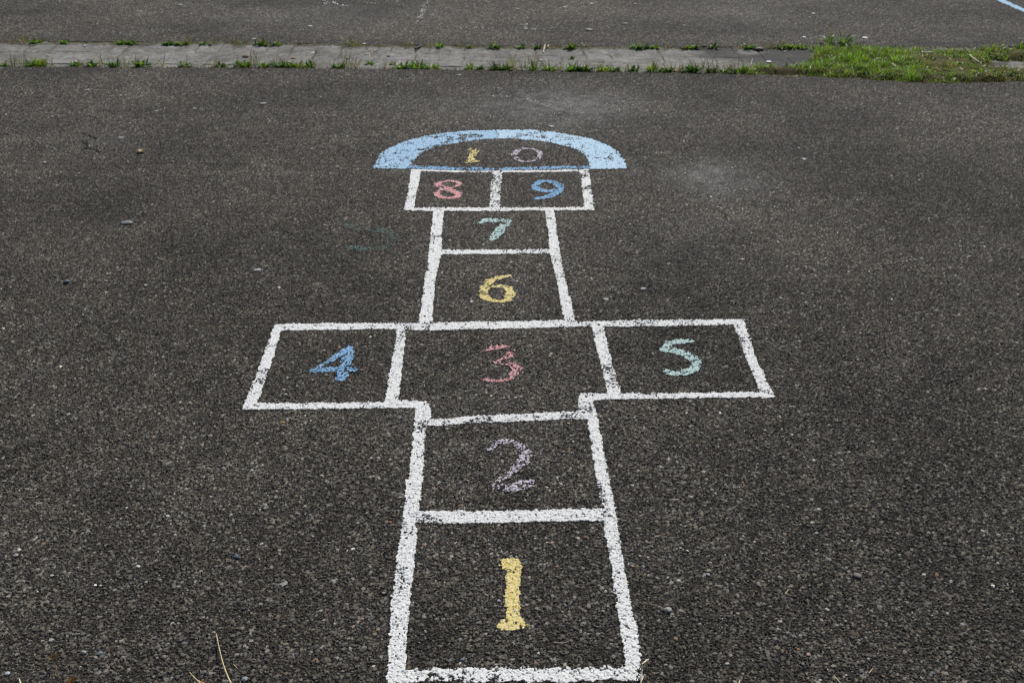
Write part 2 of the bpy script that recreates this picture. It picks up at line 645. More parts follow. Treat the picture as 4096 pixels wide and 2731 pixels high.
wl([poly(C5, (720, 1021), (1100, 1018), (1580, 1014), (1585, 1046), (1100, 1049), (715, 1053))], rag=0.0040)
wl([poly(C5, (510, 696), (650, 690), (1100, 690), (1850, 684), (1912, 690), (1912, 705), (1500, 708), (1100, 714), (640, 715), (435, 712), (435, 700))],
   rag=0.0040, cov=0.82)
wl([poly(C5, (482, 398), (458, 550), (428, 706), (495, 706), (525, 550), (556, 398))])
wl([poly(C5, (1803, 400), (1820, 520), (1842, 690), (1912, 700), (1890, 540), (1872, 390))], cov=0.80, patch=0.18)
wl([poly(C5, (1117, 402), (1100, 560), (1098, 692), (1172, 692), (1178, 560), (1192, 402))], cov=0.60, patch=0.17)
wl([poly(C5, (480, 391), (800, 397), (1140, 400), (1500, 397), (1875, 389), (1875, 404), (1500, 410), (1140, 412), (800, 410), (480, 404))],
   rag=0.0020)
wl([poly(C7, (1905, 151), (1945, 153), (1945, 160), (1905, 160))], cov=0.6, rag=0.0015)
JOIN = [np.array([g(*p)[:2] for p in sh[1]]) for shapes, _, _ in WL for sh in shapes]
for shapes, cv, kw in WL:
    chalk('chalk_line', M_WHITE, shapes, cv, grid, join=JOIN, **kw)

# ------------------------------------------------------------------ numerals
GN = 'chalk numerals in the hopscotch squares'


def num(label, mat, shapes, cov, **kw):
    return tag(chalk('chalk_numeral', mat, shapes, cov, **kw), label, 'chalk number', GN)


num('solid yellow chalk number 1 with a wide foot in the nearest square', M_YELLOW,
    [poly(C8, (1060, 638), (1095, 648), (1098, 606), (1170, 590), (1232, 598), (1240, 640), (1240, 690), (1234, 760), (1228, 960),
          (1224, 1050), (1268, 1082), (1306, 1128), (1230, 1140), (1130, 1156), (1048, 1132), (1078, 1098), (1134, 1055),
          (1126, 900), (1126, 750), (1130, 690), (1090, 664))], 0.90, rag=0.0034, patch=0.08, knock=0.12)
k = 400 / 2240
num('sketchy lilac chalk number 2 in the second square', M_LILAC,
    [pen(P2, k, (585, 480, 28), (640, 405, 50), (760, 335, 55), (900, 285, 70), (1050, 270, 90), (1220, 310, 70), (1360, 420, 90),
         (1440, 560, 120), (1400, 680, 110), (1310, 790, 100), (1150, 915, 70), (960, 1075, 75), (800, 1175, 80), (640, 1240, 70)),
     poly(P2, (520, 1250), (760, 1190), (1000, 1230), (1280, 1180), (1640, 1140), (1600, 1290), (1260, 1365), (890, 1365), (620, 1340))],
    0.61, rag=0.0060, patch=0.09, knock=0.2)
k = 300 / 2138
num('pinkish red chalk number 3 in the middle square', M_PINK,
    [pen(P3, k, (530, 510, 30), (700, 450, 35), (900, 385, 110), (1150, 365, 120), (1340, 400, 110), (1390, 500, 105), (1380, 570, 110),
         (1260, 665, 80), (1110, 725, 70), (950, 790, 65), (1080, 810, 90), (1300, 820, 120), (1470, 890, 140), (1550, 1000, 140),
         (1490, 1110, 130), (1390, 1210, 90), (1220, 1275, 70), (1020, 1320, 50), (800, 1310, 75), (580, 1260, 80))], 0.61,
    rag=0.0050, patch=0.09, knock=0.15)
num('thick bright blue chalk number 4 in the left wing square', M_BLUE,
    [pen(C6, K, (985, 385, 34), (960, 450, 38), (945, 530, 44), (910, 615, 40)),
     pen(C6, K, (985, 385, 34), (870, 450, 28), (790, 500, 20), (700, 552, 14)),
     pen(C6, K, (700, 556, 26), (870, 550, 32), (1005, 550, 28))], 0.66, rag=0.0035, patch=0.08)
num('pale teal chalk number 5 in the right wing square', M_TEAL,
    [pen(C7, K, (1505, 320, 16), (1400, 328, 36), (1330, 335, 32), (1290, 388, 30), (1380, 402, 44), (1480, 432, 46), (1542, 490, 34),
         (1518, 548, 36), (1440, 578, 34), (1350, 576, 34), (1302, 562, 30))], 0.74, rag=0.0035, patch=0.07)
k = 300 / 2352
num('heavy yellow chalk number 6 in the sixth square', M_YELLOW,
    [pen(P6, k, (1590, 185, 25), (1300, 220, 85), (1050, 275, 100), (850, 370, 120), (720, 520, 130), (650, 680, 140), (690, 850, 150),
         (830, 940, 120), (1050, 1000, 80), (1200, 1005, 60), (1400, 930, 130), (1500, 800, 120), (1480, 680, 115), (1440, 570, 110),
         (1280, 535, 100), (1100, 525, 80), (930, 545, 50))], 0.72, rag=0.0045, patch=0.08)
k = 700 / 2352
num('pale teal chalk number 7 in the seventh square', M_TEAL,
    [pen(P8, k, (880, 842, 30), (960, 806, 48), (1080, 810, 60), (1200, 815, 44), (1275, 810, 34), (1250, 850, 30), (1175, 890, 55),
         (1130, 940, 65), (1090, 1000, 68), (1045, 1062, 45))], 0.68, rag=0.0060, patch=0.07)
num('pink chalk number 8 in the left far square', M_PINK,
    [pen(P8, k, (600, 335, 28), (585, 308, 36), (540, 292, 24), (440, 286, 20), (350, 300, 30), (300, 330, 42), (360, 370, 46), (450, 405, 50),
         (540, 435, 50), (590, 465, 45), (560, 503, 38), (460, 520, 28), (350, 505, 38), (292, 465, 40), (320, 425, 38), (400, 402, 34),
         (500, 380, 22), (570, 350, 34), (600, 335, 24))], 0.76, rag=0.0040, patch=0.08)
num('blue chalk number 9 in the right far square', M_BLUE,
    [pen(P8, k, (1880, 315, 50), (1780, 282, 34), (1680, 296, 44), (1612, 340, 44), (1625, 385, 50), (1700, 420, 44), (1800, 428, 38),
         (1880, 410, 34)),
     pen(P8, k, (1860, 300, 36), (1930, 342, 58), (1968, 385, 40), (1930, 435, 44), (1850, 475, 55), (1760, 505, 45), (1670, 519, 28),
         (1605, 524, 14))], 0.66, rag=0.0035, patch=0.07)
num('dull yellow chalk digit 1 of the ten inside the blue arch', M_YELLOW,
    [pen(C5, K, (930, 240, 14), (975, 236, 28)), pen(C5, K, (978, 236, 26), (965, 285, 30), (952, 328, 28)),
     pen(C5, K, (915, 336, 12), (955, 328, 30), (990, 328, 22))], 0.60, rag=0.0060, patch=0.08)
ring = [(1390 + 102 * math.cos(t), 278 + 51 * math.sin(t), 13 + 12 * max(0, -math.cos(t)) + 4 * max(0, math.cos(t)))
        for t in np.linspace(0.3, 0.3 + 2 * math.pi, 26)]
num('lilac chalk digit 0 of the ten inside the blue arch', M_LILAC, [pen(C5, K, *ring)], 0.56, rag=0.0050, patch=0.08)

# ------------------------------------------------------------------ old faded chalk
k = 400 / 1344
tag(chalk('faded_chalk_mark', M_GHOST, [pen(PG, k, (590, 255, 20), (750, 245, 45), (850, 265, 60), (930, 335, 75), (890, 430, 60), (780, 462, 50),
    (620, 482, 45), (470, 497, 36), (330, 470, 40))], 0.50, rag=0.02, patch=0.10, soft=0.014, veil=0.40),
    'faded dull teal curved chalk mark left of the number 7', 'chalk mark')
tag(chalk('faded_chalk_mark', M_GHOST, [pen(PG, k, (290, 160, 24), (340, 165, 40), (420, 235, 22))], 0.48, rag=0.02, patch=0.10,
    soft=0.014, veil=0.40), 'fainter dull teal chalk smear left of the curved teal mark', 'chalk mark')
for lab, cv, shp in (
    ('speckled white chalk scribble smudged on asphalt above the blue arch', 0.24,
     [pen(T3, K2, (-20, 820, 40), (30, 830, 30), (150, 850, 20), (250, 855, 18), (330, 890, 22), (450, 915, 30), (560, 960, 18), (700, 950, 10))]),
    ('small pale chalk dab between the arch and the white scribble', 0.36, [pen(T3, K2, (390, 1000, 20), (450, 996, 20))]),
    ('small speckled chalk dab at the left end of the white scribble', 0.32, [pen(T2, K2, (2120, 760, 22), (2160, 790, 22))]),
    ('short speckled white chalk streak just behind the left top of the arch', 0.27,
     [pen(T2, K2, (1890, 1040, 20), (1940, 1010, 26), (2040, 1000, 14))]),
    ('crossed white chalk strokes at the top edge beyond the gutter', 0.50,
     [pen(PX, K, (255, 36, 10), (300, 28, 14), (350, 14, 14)), pen(PX, K, (282, 6, 10), (340, 18, 16), (395, 34, 12), (445, 46, 10))]),
    ('broken thin white chalk dash right of the crossed strokes', 0.38,
     [pen(PX, K, (585, 27, 8), (660, 29, 11), (690, 30, 7), (745, 31, 9))]),
    ('smeared diagonal white chalk trail beyond the gutter', 0.32,
     [pen(PX, K, (1115, -5, 16), (1085, 40, 22), (1040, 140, 22), (995, 205, 22))]),
    ('long thin faint white chalk dash at the top edge', 0.32, [pen(PX, K, (1365, 10, 9), (1450, 12, 12), (1570, 15, 9))]),
    ('thin white chalk dash just beyond the gutter, left of the hooked one', 0.36, [pen(PX, K, (1325, 218, 7), (1400, 218, 12), (1440, 218, 8), (1600, 218, 5))]),
    ('hooked white chalk dash just beyond the gutter', 0.42, [pen(PX, K, (1850, 190, 14), (1862, 226, 14), (1930, 231, 14), (2010, 233, 8))]),
    ('short greyish chalk dash at the top edge, right of the middle', 0.42, [pen(PX, K, (2296, 28, 10), (2352, 30, 13), (2440, 33, 10))]),
):
    tag(chalk('faded_chalk_mark', M_WHITE, shp, cv, rag=0.022, patch=0.14, soft=0.016, veil=0.22), lab, 'chalk mark', 'old white chalk traces')
tag(chalk('chalk_stroke', M_SKY, [poly(T4, (2050, -24), (2120, 4), (2352, 106), (2700, 290), (2700, 262), (2352, 80), (2180, 0), (2110, -24))], 0.98, rag=0.006,
          patch=0.05), 'straight pale blue painted stroke in the far right corner', 'chalk stroke')

# ------------------------------------------------------------------ the gutter of small paving blocks
gx = np.arange(-9.5, 10.5, 0.008)
gt = np.linspace(-0.06, 1.06, 92)
GX, GT = np.meshgrid(gx, gt)
yn, yf = y_near(GX), y_far(GX)
# the true blocks run on straight under the grass
yn = np.where(GX > 2.3, np.minimum(yn + 0.0, yn), yn)
GY = yn + GT * (yf - yn)
wid = yf - yn
PW = 0.157
rowf = GT * wid / PW + 0.18
row = np.floor(rowf)
colf = GX / PW + 0.07 * np.sin(GX * 3.1) + 0.05 * np.sin(row * 2.2)
colm = np.floor(colf)
dj = np.minimum(np.abs(colf - np.round(colf)), 9) * PW
dr = np.abs(rowf - np.round(rowf)) * PW
jit = 0.006 * (vnoise(GX, GY, 0.03, 61) - 0.5)
vis = vnoise(GX, GY, 0.16, 62)
joint_c = (1 - sstep(0.002, 0.009, dj + jit)) * sstep(0.36, 0.56, vis)
joint_r = (1 - sstep(0.001, 0.006, dr + jit)) * sstep(0.44, 0.62, vnoise(GX, GY, 0.2, 63)) * 0.8
joint = np.maximum(joint_c, joint_r)
rt = np.random.default_rng(64).random((64, 512))
pid = rt[(row.astype(int)) % 64, colm.astype(int) % 512]
GZ = -0.008 + 0.007 * np.clip(GT, 0, 1) - 0.010 * np.sin(np.clip(GT, 0, 1) * math.pi) - 0.004 * joint + 0.003 * (pid - 0.5) \
    + 0.003 * (vnoise(GX, GY, 0.02, 65) - 0.5) + 0.004 * (vnoise(GX, GY, 0.09, 66) - 0.5)
lum = 0.186 + 0.026 * (pid - 0.5) + 0.08 * (vnoise(GX, GY, 0.05, 67) - 0.5) + 0.05 * (vnoise(GX, GY, 0.35, 68) - 0.5)
gc = lum[..., None] * np.array([1.035, 0.985, 0.875])
moss = np.array([0.075, 0.066, 0.030])
gm = np.clip(1.0 * joint * (0.5 + 0.6 * vnoise(GX, GY, 0.05, 69)), 0, 1)
edgem = np.maximum(1 - sstep(0.0, 0.05, GT * wid + 0.035 * (vnoise(GX, GY, 0.06, 70) - .5)),
                   1 - sstep(0.0, 0.06, (1 - GT) * wid + 0.05 * (vnoise(GX, GY, 0.06, 71) - .5)))
gm = np.maximum(gm, edgem * 0.9)
# washed-in dark grit where the blocks run under the turf
dark = sstep(1.22, 1.50, GX + 0.62 * (GT - 0.5) + 0.22 * (vnoise(GX, GY, 0.12, 72) - .5)) * (1 - 0.75 * sstep(0.5, 0.62, vnoise(GX, GY, 0.15, 79)) * (GX > 1.45))
gc = gc * (1 - gm[..., None]) + moss * gm[..., None] * (0.6 + 0.8 * vnoise(GX, GY, 0.012, 73))[..., None]
gc = gc * (1 - 0.70 * dark[..., None])
silt = sstep(0.60, 0.82, vnoise(GX, GY, 0.11, 75) * 0.6 + vnoise(GX, GY, 0.025, 76) * 0.4)
gc = gc * (1 - 0.5 * silt[..., None]) + np.array([0.085, 0.068, 0.044]) * 0.5 * silt[..., None]
crk = (1 - sstep(0.002, 0.012, np.abs((GT - 0.20) * wid + 0.02 * (vnoise(GX, GY, 0.2, 77) - .5)))) * sstep(0.5, 0.6, vnoise(GX, GX * 0, 0.45, 78))
gc = gc * (1 - 0.7 * crk[..., None])
GZ = GZ - 0.008 * crk
bits2 = vnoise(GX, GY, 0.016, 88) * 0.7 + vnoise(GX, GY, 0.10, 89) * 0.3
gc = gc * (1 + 0.55 * sstep(0.74, 0.84, bits2)[..., None])
bits = vnoise(GX, GY, 0.011, 74)
gc *= (1 - 0.65 * sstep(0.84, 0.93, bits))[..., None]
gut = mesh_np('gutter', np.stack([GX, GY, GZ], -1).reshape(-1, 3), grid_quads(*GX.shape), M_CONCRETE, tint=gc.reshape(-1, 3))
tag(gut, 'pale grey strip of worn paving blocks crossing the asphalt', 'gutter', kind='structure')

# ------------------------------------------------------------------ leaves and blades
def gz(x, y):
    """height of the surface (gutter or asphalt) for rooting things"""
    yn, yf = float(y_near(x)), float(y_far(x))
    if yn < y < yf:
        t = (y - yn) / (yf - yn)
        return -0.008 + 0.007 * t - 0.010 * math.sin(math.pi * t)
    return 0.002


class Leaves:
    def __init__(self):
        self.v, self.q, self.c, self.n = [], [], [], 0

    def leaf(self, base, yaw, pitch, length, width, col, curl=0.8, seg=5, fold=0.25, shape=1.0, tipcol=None):
        """one leaf: three points across, seg along, bending over by curl"""
        n = seg + 1
        t = np.linspace(0, 1, n)
        ang = pitch - curl * t
        st = length / seg
        hx = np.concatenate([[0], np.cumsum(np.cos(ang[:-1]) * st)])
        hz = np.concatenate([[0], np.cumsum(np.sin(ang[:-1]) * st)])
        w = width * 0.5 * (np.sin(np.pi * np.clip(t, 0, 1) ** shape * 0.96 + 0.04) * 0.95 + 0.05)
        cy, sy = math.cos(yaw), math.sin(yaw)
        out = np.empty((n, 3, 3))
        for j, s in enumerate((-1, 0, 1)):
            out[:, j, 0] = base[0] + hx * cy - s * w * sy
            out[:, j, 1] = base[1] + hx * sy + s * w * cy
            out[:, j, 2] = base[2] + hz + abs(s) * w * fold
        self.v.append(out.reshape(-1, 3))
        self.q.append(grid_quads(n, 3) + self.n)
        c = np.repeat(np.asarray(col)[None], n * 3, 0)
        if tipcol is not None:
            tt = np.repeat(t, 3)[:, None] ** 1.5
            c = c * (1 - tt) + np.asarray(tipcol) * tt
        self.c.append(c)
        self.n += n * 3

    def build(self, name, mat, parent=None, loc=None):
        return mesh_np(name, np.concatenate(self.v), np.concatenate(self.q), mat, parent, tint=np.concatenate(self.c), smooth=True, loc=loc)


GREENS = [(0.085, 0.175, 0.018), (0.125, 0.235, 0.022), (0.050, 0.115, 0.022), (0.190, 0.265, 0.030)]
DRY = [(0.19, 0.130, 0.055), (0.27, 0.200, 0.10), (0.130, 0.075, 0.035), (0.20, 0.18, 0.060)]


def weed(px, py, w, style, label, group, tall=1.0, cat='weed'):
    """a rooted tuft about w photo pixels wide: leafy rosette, fine blades and a few dry stems"""
    x, y, _ = g(px, py)
    z = gz(x, y) - 0.004
    R = max(0.012, w * mpp(py) * 0.5)
    L = Leaves()
    rnd = random.Random(int(px * 7 + py * 131))
    base = tuple(np.array(rnd.choice(GREENS)) * rnd.uniform(0.65, 1.15))
    tall *= rnd.uniform(0.7, 1.35)
    if style == 'leafy':
        n = int(16 + R * 700)
        for _ in range(n):
            a = rnd.uniform(0, 6.283)
            rr = R * 0.75 * rnd.random() ** 0.7
            g0 = np.array(rnd.choice([base, base, rnd.choice(GREENS)])) * rnd.uniform(0.7, 1.3)
            L.leaf((x + rr * math.cos(a), y + 0.45 * rr * math.sin(a), z), a + rnd.uniform(-.9, .9), rnd.uniform(0.35, 1.35),
                   rnd.uniform(0.022, 0.050) * (0.75 + 6 * R) * tall, rnd.uniform(0.009, 0.018) * (0.8 + 4 * R), g0, curl=rnd.uniform(0.2, 1.5), shape=rnd.uniform(.8, 1.3))
    nb = {'leafy': int(6 + R * 160), 'grassy': int(16 + R * 420), 'dry': int(14 + R * 300)}[style]
    for _ in range(nb):
        a = rnd.uniform(0, 6.283)
        rr = R * rnd.random() ** 0.7
        dry = rnd.random() < {'leafy': 0.60, 'grassy': 0.45, 'dry': 0.88}[style]
        g0 = np.array(rnd.choice(DRY) if dry else base) * rnd.uniform(0.7, 1.25)
        L.leaf((x + 1.5 * rr * math.cos(a), y + 0.4 * rr * math.sin(a), z), rnd.uniform(0, 6.283), rnd.uniform(0.7, 1.5), rnd.uniform(0.03, 0.085) * tall * (1.2 if style == 'grassy' else 0.85),
               rnd.uniform(0.0020, 0.0042), g0, curl=rnd.uniform(0.1, 1.2), seg=4, fold=0.1, tipcol=np.array(rnd.choice(DRY)) * 0.8)
    o = L.build('weed', M_LEAF, loc=(x, y, z))
    return tag(o, label, cat, group)


KG = 600 / 2352
ORD = ['first', 'second', 'third', 'fourth', 'fifth', 'sixth', 'seventh', 'eighth', 'ninth', 'tenth', 'eleventh', 'twelfth',
       'thirteenth', 'fourteenth', 'fifteenth', 'sixteenth', 'seventeenth', 'eighteenth', 'nineteenth', 'twentieth']
near_list = {
    0: [(50, 100, 'l'), (200, 70, 'g'), (370, 70, 'g'), (500, 90, 'l'), (620, 120, 'l'), (760, 100, 'g'), (1180, 90, 'l'), (1310, 60, 'd'),
        (1450, 90, 'l'), (1600, 60, 'g'), (1790, 130, 'l'), (1970, 60, 'g'), (2210, 150, 'l')],
    600: [(200, 50, 'd'), (550, 70, 'l'), (1010, 50, 'd'), (1100, 130, 'l'), (1400, 110, 'l'), (1490, 130, 'l'), (1630, 110, 'g'), (1800, 130, 'l'),
          (1970, 40, 'l'), (2060, 70, 'l'), (2150, 120, 'l'), (2280, 110, 'l')],
    1200: [(150, 100, 'l'), (235, 60, 'd'), (610, 150, 'l'), (730, 90, 'g'), (850, 60, 'd'), (1345, 70, 'd'), (1590, 160, 'l'), (1850, 190, 'l'), (2090, 150, 'l')],
    1800: [(320, 80, 'l'), (470, 60, 'l'), (740, 150, 'l'), (860, 150, 'l'), (975, 60, 'g'), (1170, 90, 'g'), (1290, 80, 'l'), (1350, 100, 'g'),
           (1560, 150, 'l'), (1710, 60, 'd'), (1900, 110, 'l'), (2010, 170, 'l'), (2130, 110, 'l'), (2300, 80, 'g')],
    2400: [(60, 140, 'l'), (240, 100, 'l'), (400, 110, 'g'), (520, 130, 'l'), (820, 110, 'l'), (1000, 110, 'l'), (1110, 90, 'l'), (1250, 50, 'd'),
           (1380, 120, 'l'), (1500, 120, 'l'), (1620, 110, 'g'), (1740, 120, 'l'), (1850, 130, 'g'), (1960, 120, 'l'), (2060, 110, 'g'), (2180, 130, 'l'), (2320, 90, 'l')],
}
far_list = {
    0: [(220, 70, 'd'), (360, 80, 'g'), (570, 130, 'l'), (1020, 130, 'l'), (1890, 120, 'l'), (2060, 110, 'l')],
    600: [(290, 110, 'l'), (500, 150, 'l'), (640, 50, 'g'), (840, 50, 'l'), (1000, 90, 'g'), (1380, 130, 'g'), (1700, 60, 'l'), (1785, 80, 'l'), (1985, 80, 'l')],
    1200: [(800, 90, 'g'), (890, 90, 'g'), (1600, 120, 'd'), (1760, 90, 'd'), (2050, 80, 'd'), (2200, 40, 'l')],
    1800: [(190, 90, 'd'), (300, 50, 'l'), (700, 110, 'l'), (1110, 70, 'l'), (1380, 80, 'l'), (1600, 90, 'd'), (1890, 110, 'l'), (2120, 100, 'd')],
    2400: [(570, 90, 'l'), (690, 90, 'l'), (840, 90, 'l'), (1040, 70, 'd'), (1390, 140, 'l'), (1490, 70, 'l'), (1770, 80, 'l'), (2220, 70, 'd'), (2330, 80, 'l')],
    3000: [(50, 80, 'l'), (310, 100, 'g'), (480, 100, 'l'), (560, 80, 'l'), (690, 150, 'l'), (790, 150, 'l')],
}
STY = {'l': ('leafy', 'leafy green'), 'g': ('grassy', 'fine grassy'), 'd': ('dry', 'withered brown')}
for side_name, lists, line_px, off in (('near', near_list, NEAR_PX, -9), ('far', far_list, FAR_PX, 4)):
    lx = [p[0] for p in line_px]
    ly = [p[1] for p in line_px]
    cnt = {}
    for x0, ents in lists.items():
        for (cx, w, s) in ents:
            px = x0 + cx * KG
            py = float(np.interp(px, lx, ly)) + off
            if px < 750:
                sec = 'at the far left'
            elif px < 1490:
                sec = 'just left of the arch'
            elif px < 2000:
                sec = "behind the arch's left half"
            elif px < 2520:
                sec = "behind the arch's right half"
            else:
                sec = 'between arch and turf'
            key = (sec, s)
            i = cnt.get(key, 0)
            cnt[key] = i + 1
            lab = f'{ORD[i]} {STY[s][1]} weed from left, {side_name} gutter joint, {sec}'
            weed(px, py, w * KG * 1.45, STY[s][0], lab, f'weeds rooted along the {side_name} gutter joint', tall=1.25 if side_name == 'near' else 1.0)
G3 = crop(1200, 120, KG)
G4 = crop(1800, 120, KG)
G6 = crop(3000, 120, KG)
G7 = crop(3496, 120, KG)
weed(*G3(1090, 505), 20, 'leafy', 'small lone green weed out on the gutter blocks behind the arch', 'weeds growing between the gutter blocks', 0.8)
weed(*G3(1440, 515), 11, 'leafy', 'tiny green sprout on the gutter blocks right of the lone weed', 'weeds growing between the gutter blocks', 0.7)
weed(*G4(1905, 420), 22, 'leafy', 'flat green weed in the middle of the gutter behind the arch tip', 'weeds growing between the gutter blocks', 0.5)
weed(*G6(1245, 215), 16, 'leafy', 'slim upright green weed on the far edge of the turf', 'tall weeds on the turf edge', 2.2)
weed(*G6(1460, 225), 44, 'leafy', 'tall broad bright green weed standing above the far turf edge', 'tall weeds on the turf edge', 2.6)
for i, (cx, cy, w) in enumerate(((1640, 350, 130), (1790, 370, 150), (1900, 340, 150), (2020, 360, 150), (2130, 390, 150), (2240, 330, 170), (2330, 300, 170), (2330, 420, 130))):
    weed(*G7(cx, cy), w * KG, 'leafy', f'{ORD[i]} dark bushy clover like weed from the left in the far right corner',
         'bushy weeds in the far right corner', 1.7)

# ------------------------------------------------------------------ turf patch on the right
turf_px = [(2996 + x * K2, y * K2) for x, y in ((-60, 622), (0, 634), (430, 655), (830, 668), (1180, 692), (1500, 712), (1740, 719), (2050, 706), (2352, 695),
           (3400, 700), (3400, 410), (2352, 425), (1900, 430), (1300, 425), (900, 410), (620, 415), (480, 430), (500, 470), (580, 500), (560, 545), (480, 575), (300, 572), (100, 575), (-40, 590))]
TURF = np.array([g(*p)[:2] for p in turf_px])
hole = np.array([g(2996 + x * K2, y * K2)[:2] for x, y in ((2060, 560), (2100, 515), (2352, 520), (2480, 520), (2480, 575), (2352, 585), (2150, 580))])
tx0, ty0 = TURF.min(0)
tx1, ty1 = TURF.max(0)


def turf_d(x, y):
    return np.maximum(poly_sdf(TURF, x, y), -poly_sdf(hole, x, y))


sgx = np.arange(tx0 - .05, tx1 + .05, 0.018)
sgy = np.arange(ty0 - .05, ty1 + .05, 0.018)
SX, SY = np.meshgrid(sgx, sgy)
SD = turf_d(SX, SY) + 0.05 * (vnoise(SX, SY, 0.06, 81) - 0.5)
SZ = -0.045 + 0.058 * sstep(0.02, -0.10, SD) + 0.012 * vnoise(SX, SY, 0.07, 82) * (SD < 0)
sc = np.array([0.080, 0.068, 0.032])[None, None] * (0.6 + 0.9 * vnoise(SX, SY, 0.03, 83))[..., None]
qs = grid_quads(*SX.shape)
kp = (SD.ravel()[qs] < 0.03).all(1)
u, inv = np.unique(qs[kp], return_inverse=True)
soil = mesh_np('soil', np.stack([SX, SY, SZ], -1).reshape(-1, 3)[u], inv.reshape(-1, 4), M_SOIL, tint=sc.reshape(-1, 3)[u], smooth=True)
tag(soil, 'thin brown soil washed over the gutter under the turf', 'soil', kind='structure')


def blades(n, seed):
    r = np.random.default_rng(seed)
    x = r.uniform(tx0, tx1, n * 3)
    y = r.uniform(ty0, ty1, n * 3)
    d = turf_d(x, y) + 0.12 * (vnoise(x, y, 0.06, 81) - 0.5) + 0.16 * (vnoise(x, y, 0.16, 99) - 0.5) * (x < 2.0)
    dens = vnoise(x, y, 0.10, 91)
    ok = (d < 0.0) & (r.random(n * 3) < 0.28 + 1.3 * sstep(0.22, 0.7, dens))
    x, y, d = x[ok][:n], y[ok][:n], d[ok][:n]
    m = len(x)
    zb = -0.045 + 0.058 * sstep(0.02, -0.10, d)
    tone = vnoise(x, y, 0.16, 92) * 0.45 + vnoise(x, y, 0.055, 93) * 0.55
    pxx = x
    # fresh and long at the left end, thinner and browner further right
    fresh = (0.45 * sstep(0.9, 1.2, pxx) + 0.55 * sstep(1.6, 1.85, pxx)) * sstep(2.75, 2.15, pxx)
    pd = np.clip(0.24 + 0.55 * sstep(0.42, 0.68, tone) - 0.26 * fresh, 0.06, 0.80)
    isdry = r.random(m) < pd
    v = (r.uniform(0.6, 1.3, m) * (0.6 + 0.9 * vnoise(x, y, 0.045, 98)))[:, None]
    G = np.array(GREENS)[r.choice(4, m, p=[.34, .32, .10, .24])] * v * 1.2 * np.array([1.22, 1.10, 1.0])
    D = np.array(DRY)[r.integers(0, 4, m)] * v * 1.05 * np.array([0.95, 1.08, 0.9])
    col = np.where(isdry[:, None], D, G)
    ln = r.uniform(0.014, 0.046, m) * (0.70 + 0.60 * fresh) * (0.35 + 1.5 * vnoise(x, y, 0.055, 94) ** 1.5)
    wd = r.uniform(0.0018, 0.0050, m)
    yaw = r.uniform(0, 6.283, m)
    pit = r.uniform(0.55, 1.5, m)
    curl = r.uniform(0.1, 1.5, m)
    seg = 3
    t = np.linspace(0, 1, seg + 1)
    ang = pit[:, None] - curl[:, None] * t[None]
    st = (ln / seg)[:, None]
    hx = np.concatenate([np.zeros((m, 1)), np.cumsum(np.cos(ang[:, :-1]) * st, 1)], 1)
    hz = np.concatenate([np.zeros((m, 1)), np.cumsum(np.sin(ang[:, :-1]) * st, 1)], 1)
    w = wd[:, None] * 0.5 * (1 - t ** 2 * 0.92)[None]
    cy, sy_ = np.cos(yaw)[:, None], np.sin(yaw)[:, None]
    P = np.empty((m, seg + 1, 2, 3))
    for j, s in enumerate((-1, 1)):
        P[:, :, j, 0] = x[:, None] + hx * cy - s * w * sy_
        P[:, :, j, 1] = y[:, None] + hx * sy_ + s * w * cy
        P[:, :, j, 2] = zb[:, None] + hz
    q = grid_quads(seg + 1, 2)
    Q = (q[None] + (np.arange(m) * (seg + 1) * 2)[:, None, None]).reshape(-1, 4)
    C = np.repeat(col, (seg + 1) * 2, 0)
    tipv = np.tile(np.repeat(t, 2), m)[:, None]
    C = C * (0.80 + 0.50 * tipv)  # sunlit tips painted into the blade colour
    return P.reshape(-1, 3), Q, C


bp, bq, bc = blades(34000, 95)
L = Leaves()
rl = random.Random(5)
k = 0
while k < 1300:
    x, y = rl.uniform(tx0, tx1), rl.uniform(ty0, ty1)
    d = float(turf_d(np.array([x]), np.array([y]))[0])
    if d > -0.005:
        continue
    k += 1
    zb = -0.045 + 0.058 * float(sstep(0.02, -0.10, np.array(d)))
    L.leaf((x, y, zb), rl.uniform(0, 6.28), rl.uniform(0.2, 1.2), rl.uniform(0.016, 0.048), rl.uniform(0.006, 0.016),
           np.array(rl.choice(GREENS)) * rl.uniform(.7, 1.3), curl=rl.uniform(.2, 1.3))
lv, lq, lc = np.concatenate(L.v), np.concatenate(L.q), np.concatenate(L.c)
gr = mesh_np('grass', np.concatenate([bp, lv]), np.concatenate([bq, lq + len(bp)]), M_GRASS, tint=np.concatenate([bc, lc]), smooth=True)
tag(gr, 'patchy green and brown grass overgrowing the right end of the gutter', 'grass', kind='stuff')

# dead thatch and moss in the joints: low, uncountable
L = Leaves()
rl = random.Random(9)
for side_f, sgn, zz in ((y_near, 1, -0.012), (y_far, -1, -0.012)):
    for _ in range(9000):
        x = rl.uniform(-4.6, 4.9)
        if vnoise(np.array([x]), np.array([sgn * 3.0]), 0.14, 97)[0] < rl.random() * 0.70:
            continue
        y = float(side_f(np.array(x))) + sgn * abs(rl.gauss(0.0, 0.016))
        gcol = np.array(rl.choice(DRY + [(0.09, 0.095, 0.02), (0.10, 0.085, 0.03)])) * rl.uniform(.5, 1.1)
        L.leaf((x, y, zz), rl.uniform(0, 6.28), rl.uniform(0.1, 1.3), rl.uniform(0.008, 0.030), rl.uniform(0.002, 0.006), gcol, curl=rl.uniform(0, 1.2), seg=2)
th = L.build('moss', M_GRASS)
tag(th, 'brown thatch and moss filling both joints along the gutter', 'moss', kind='stuff')


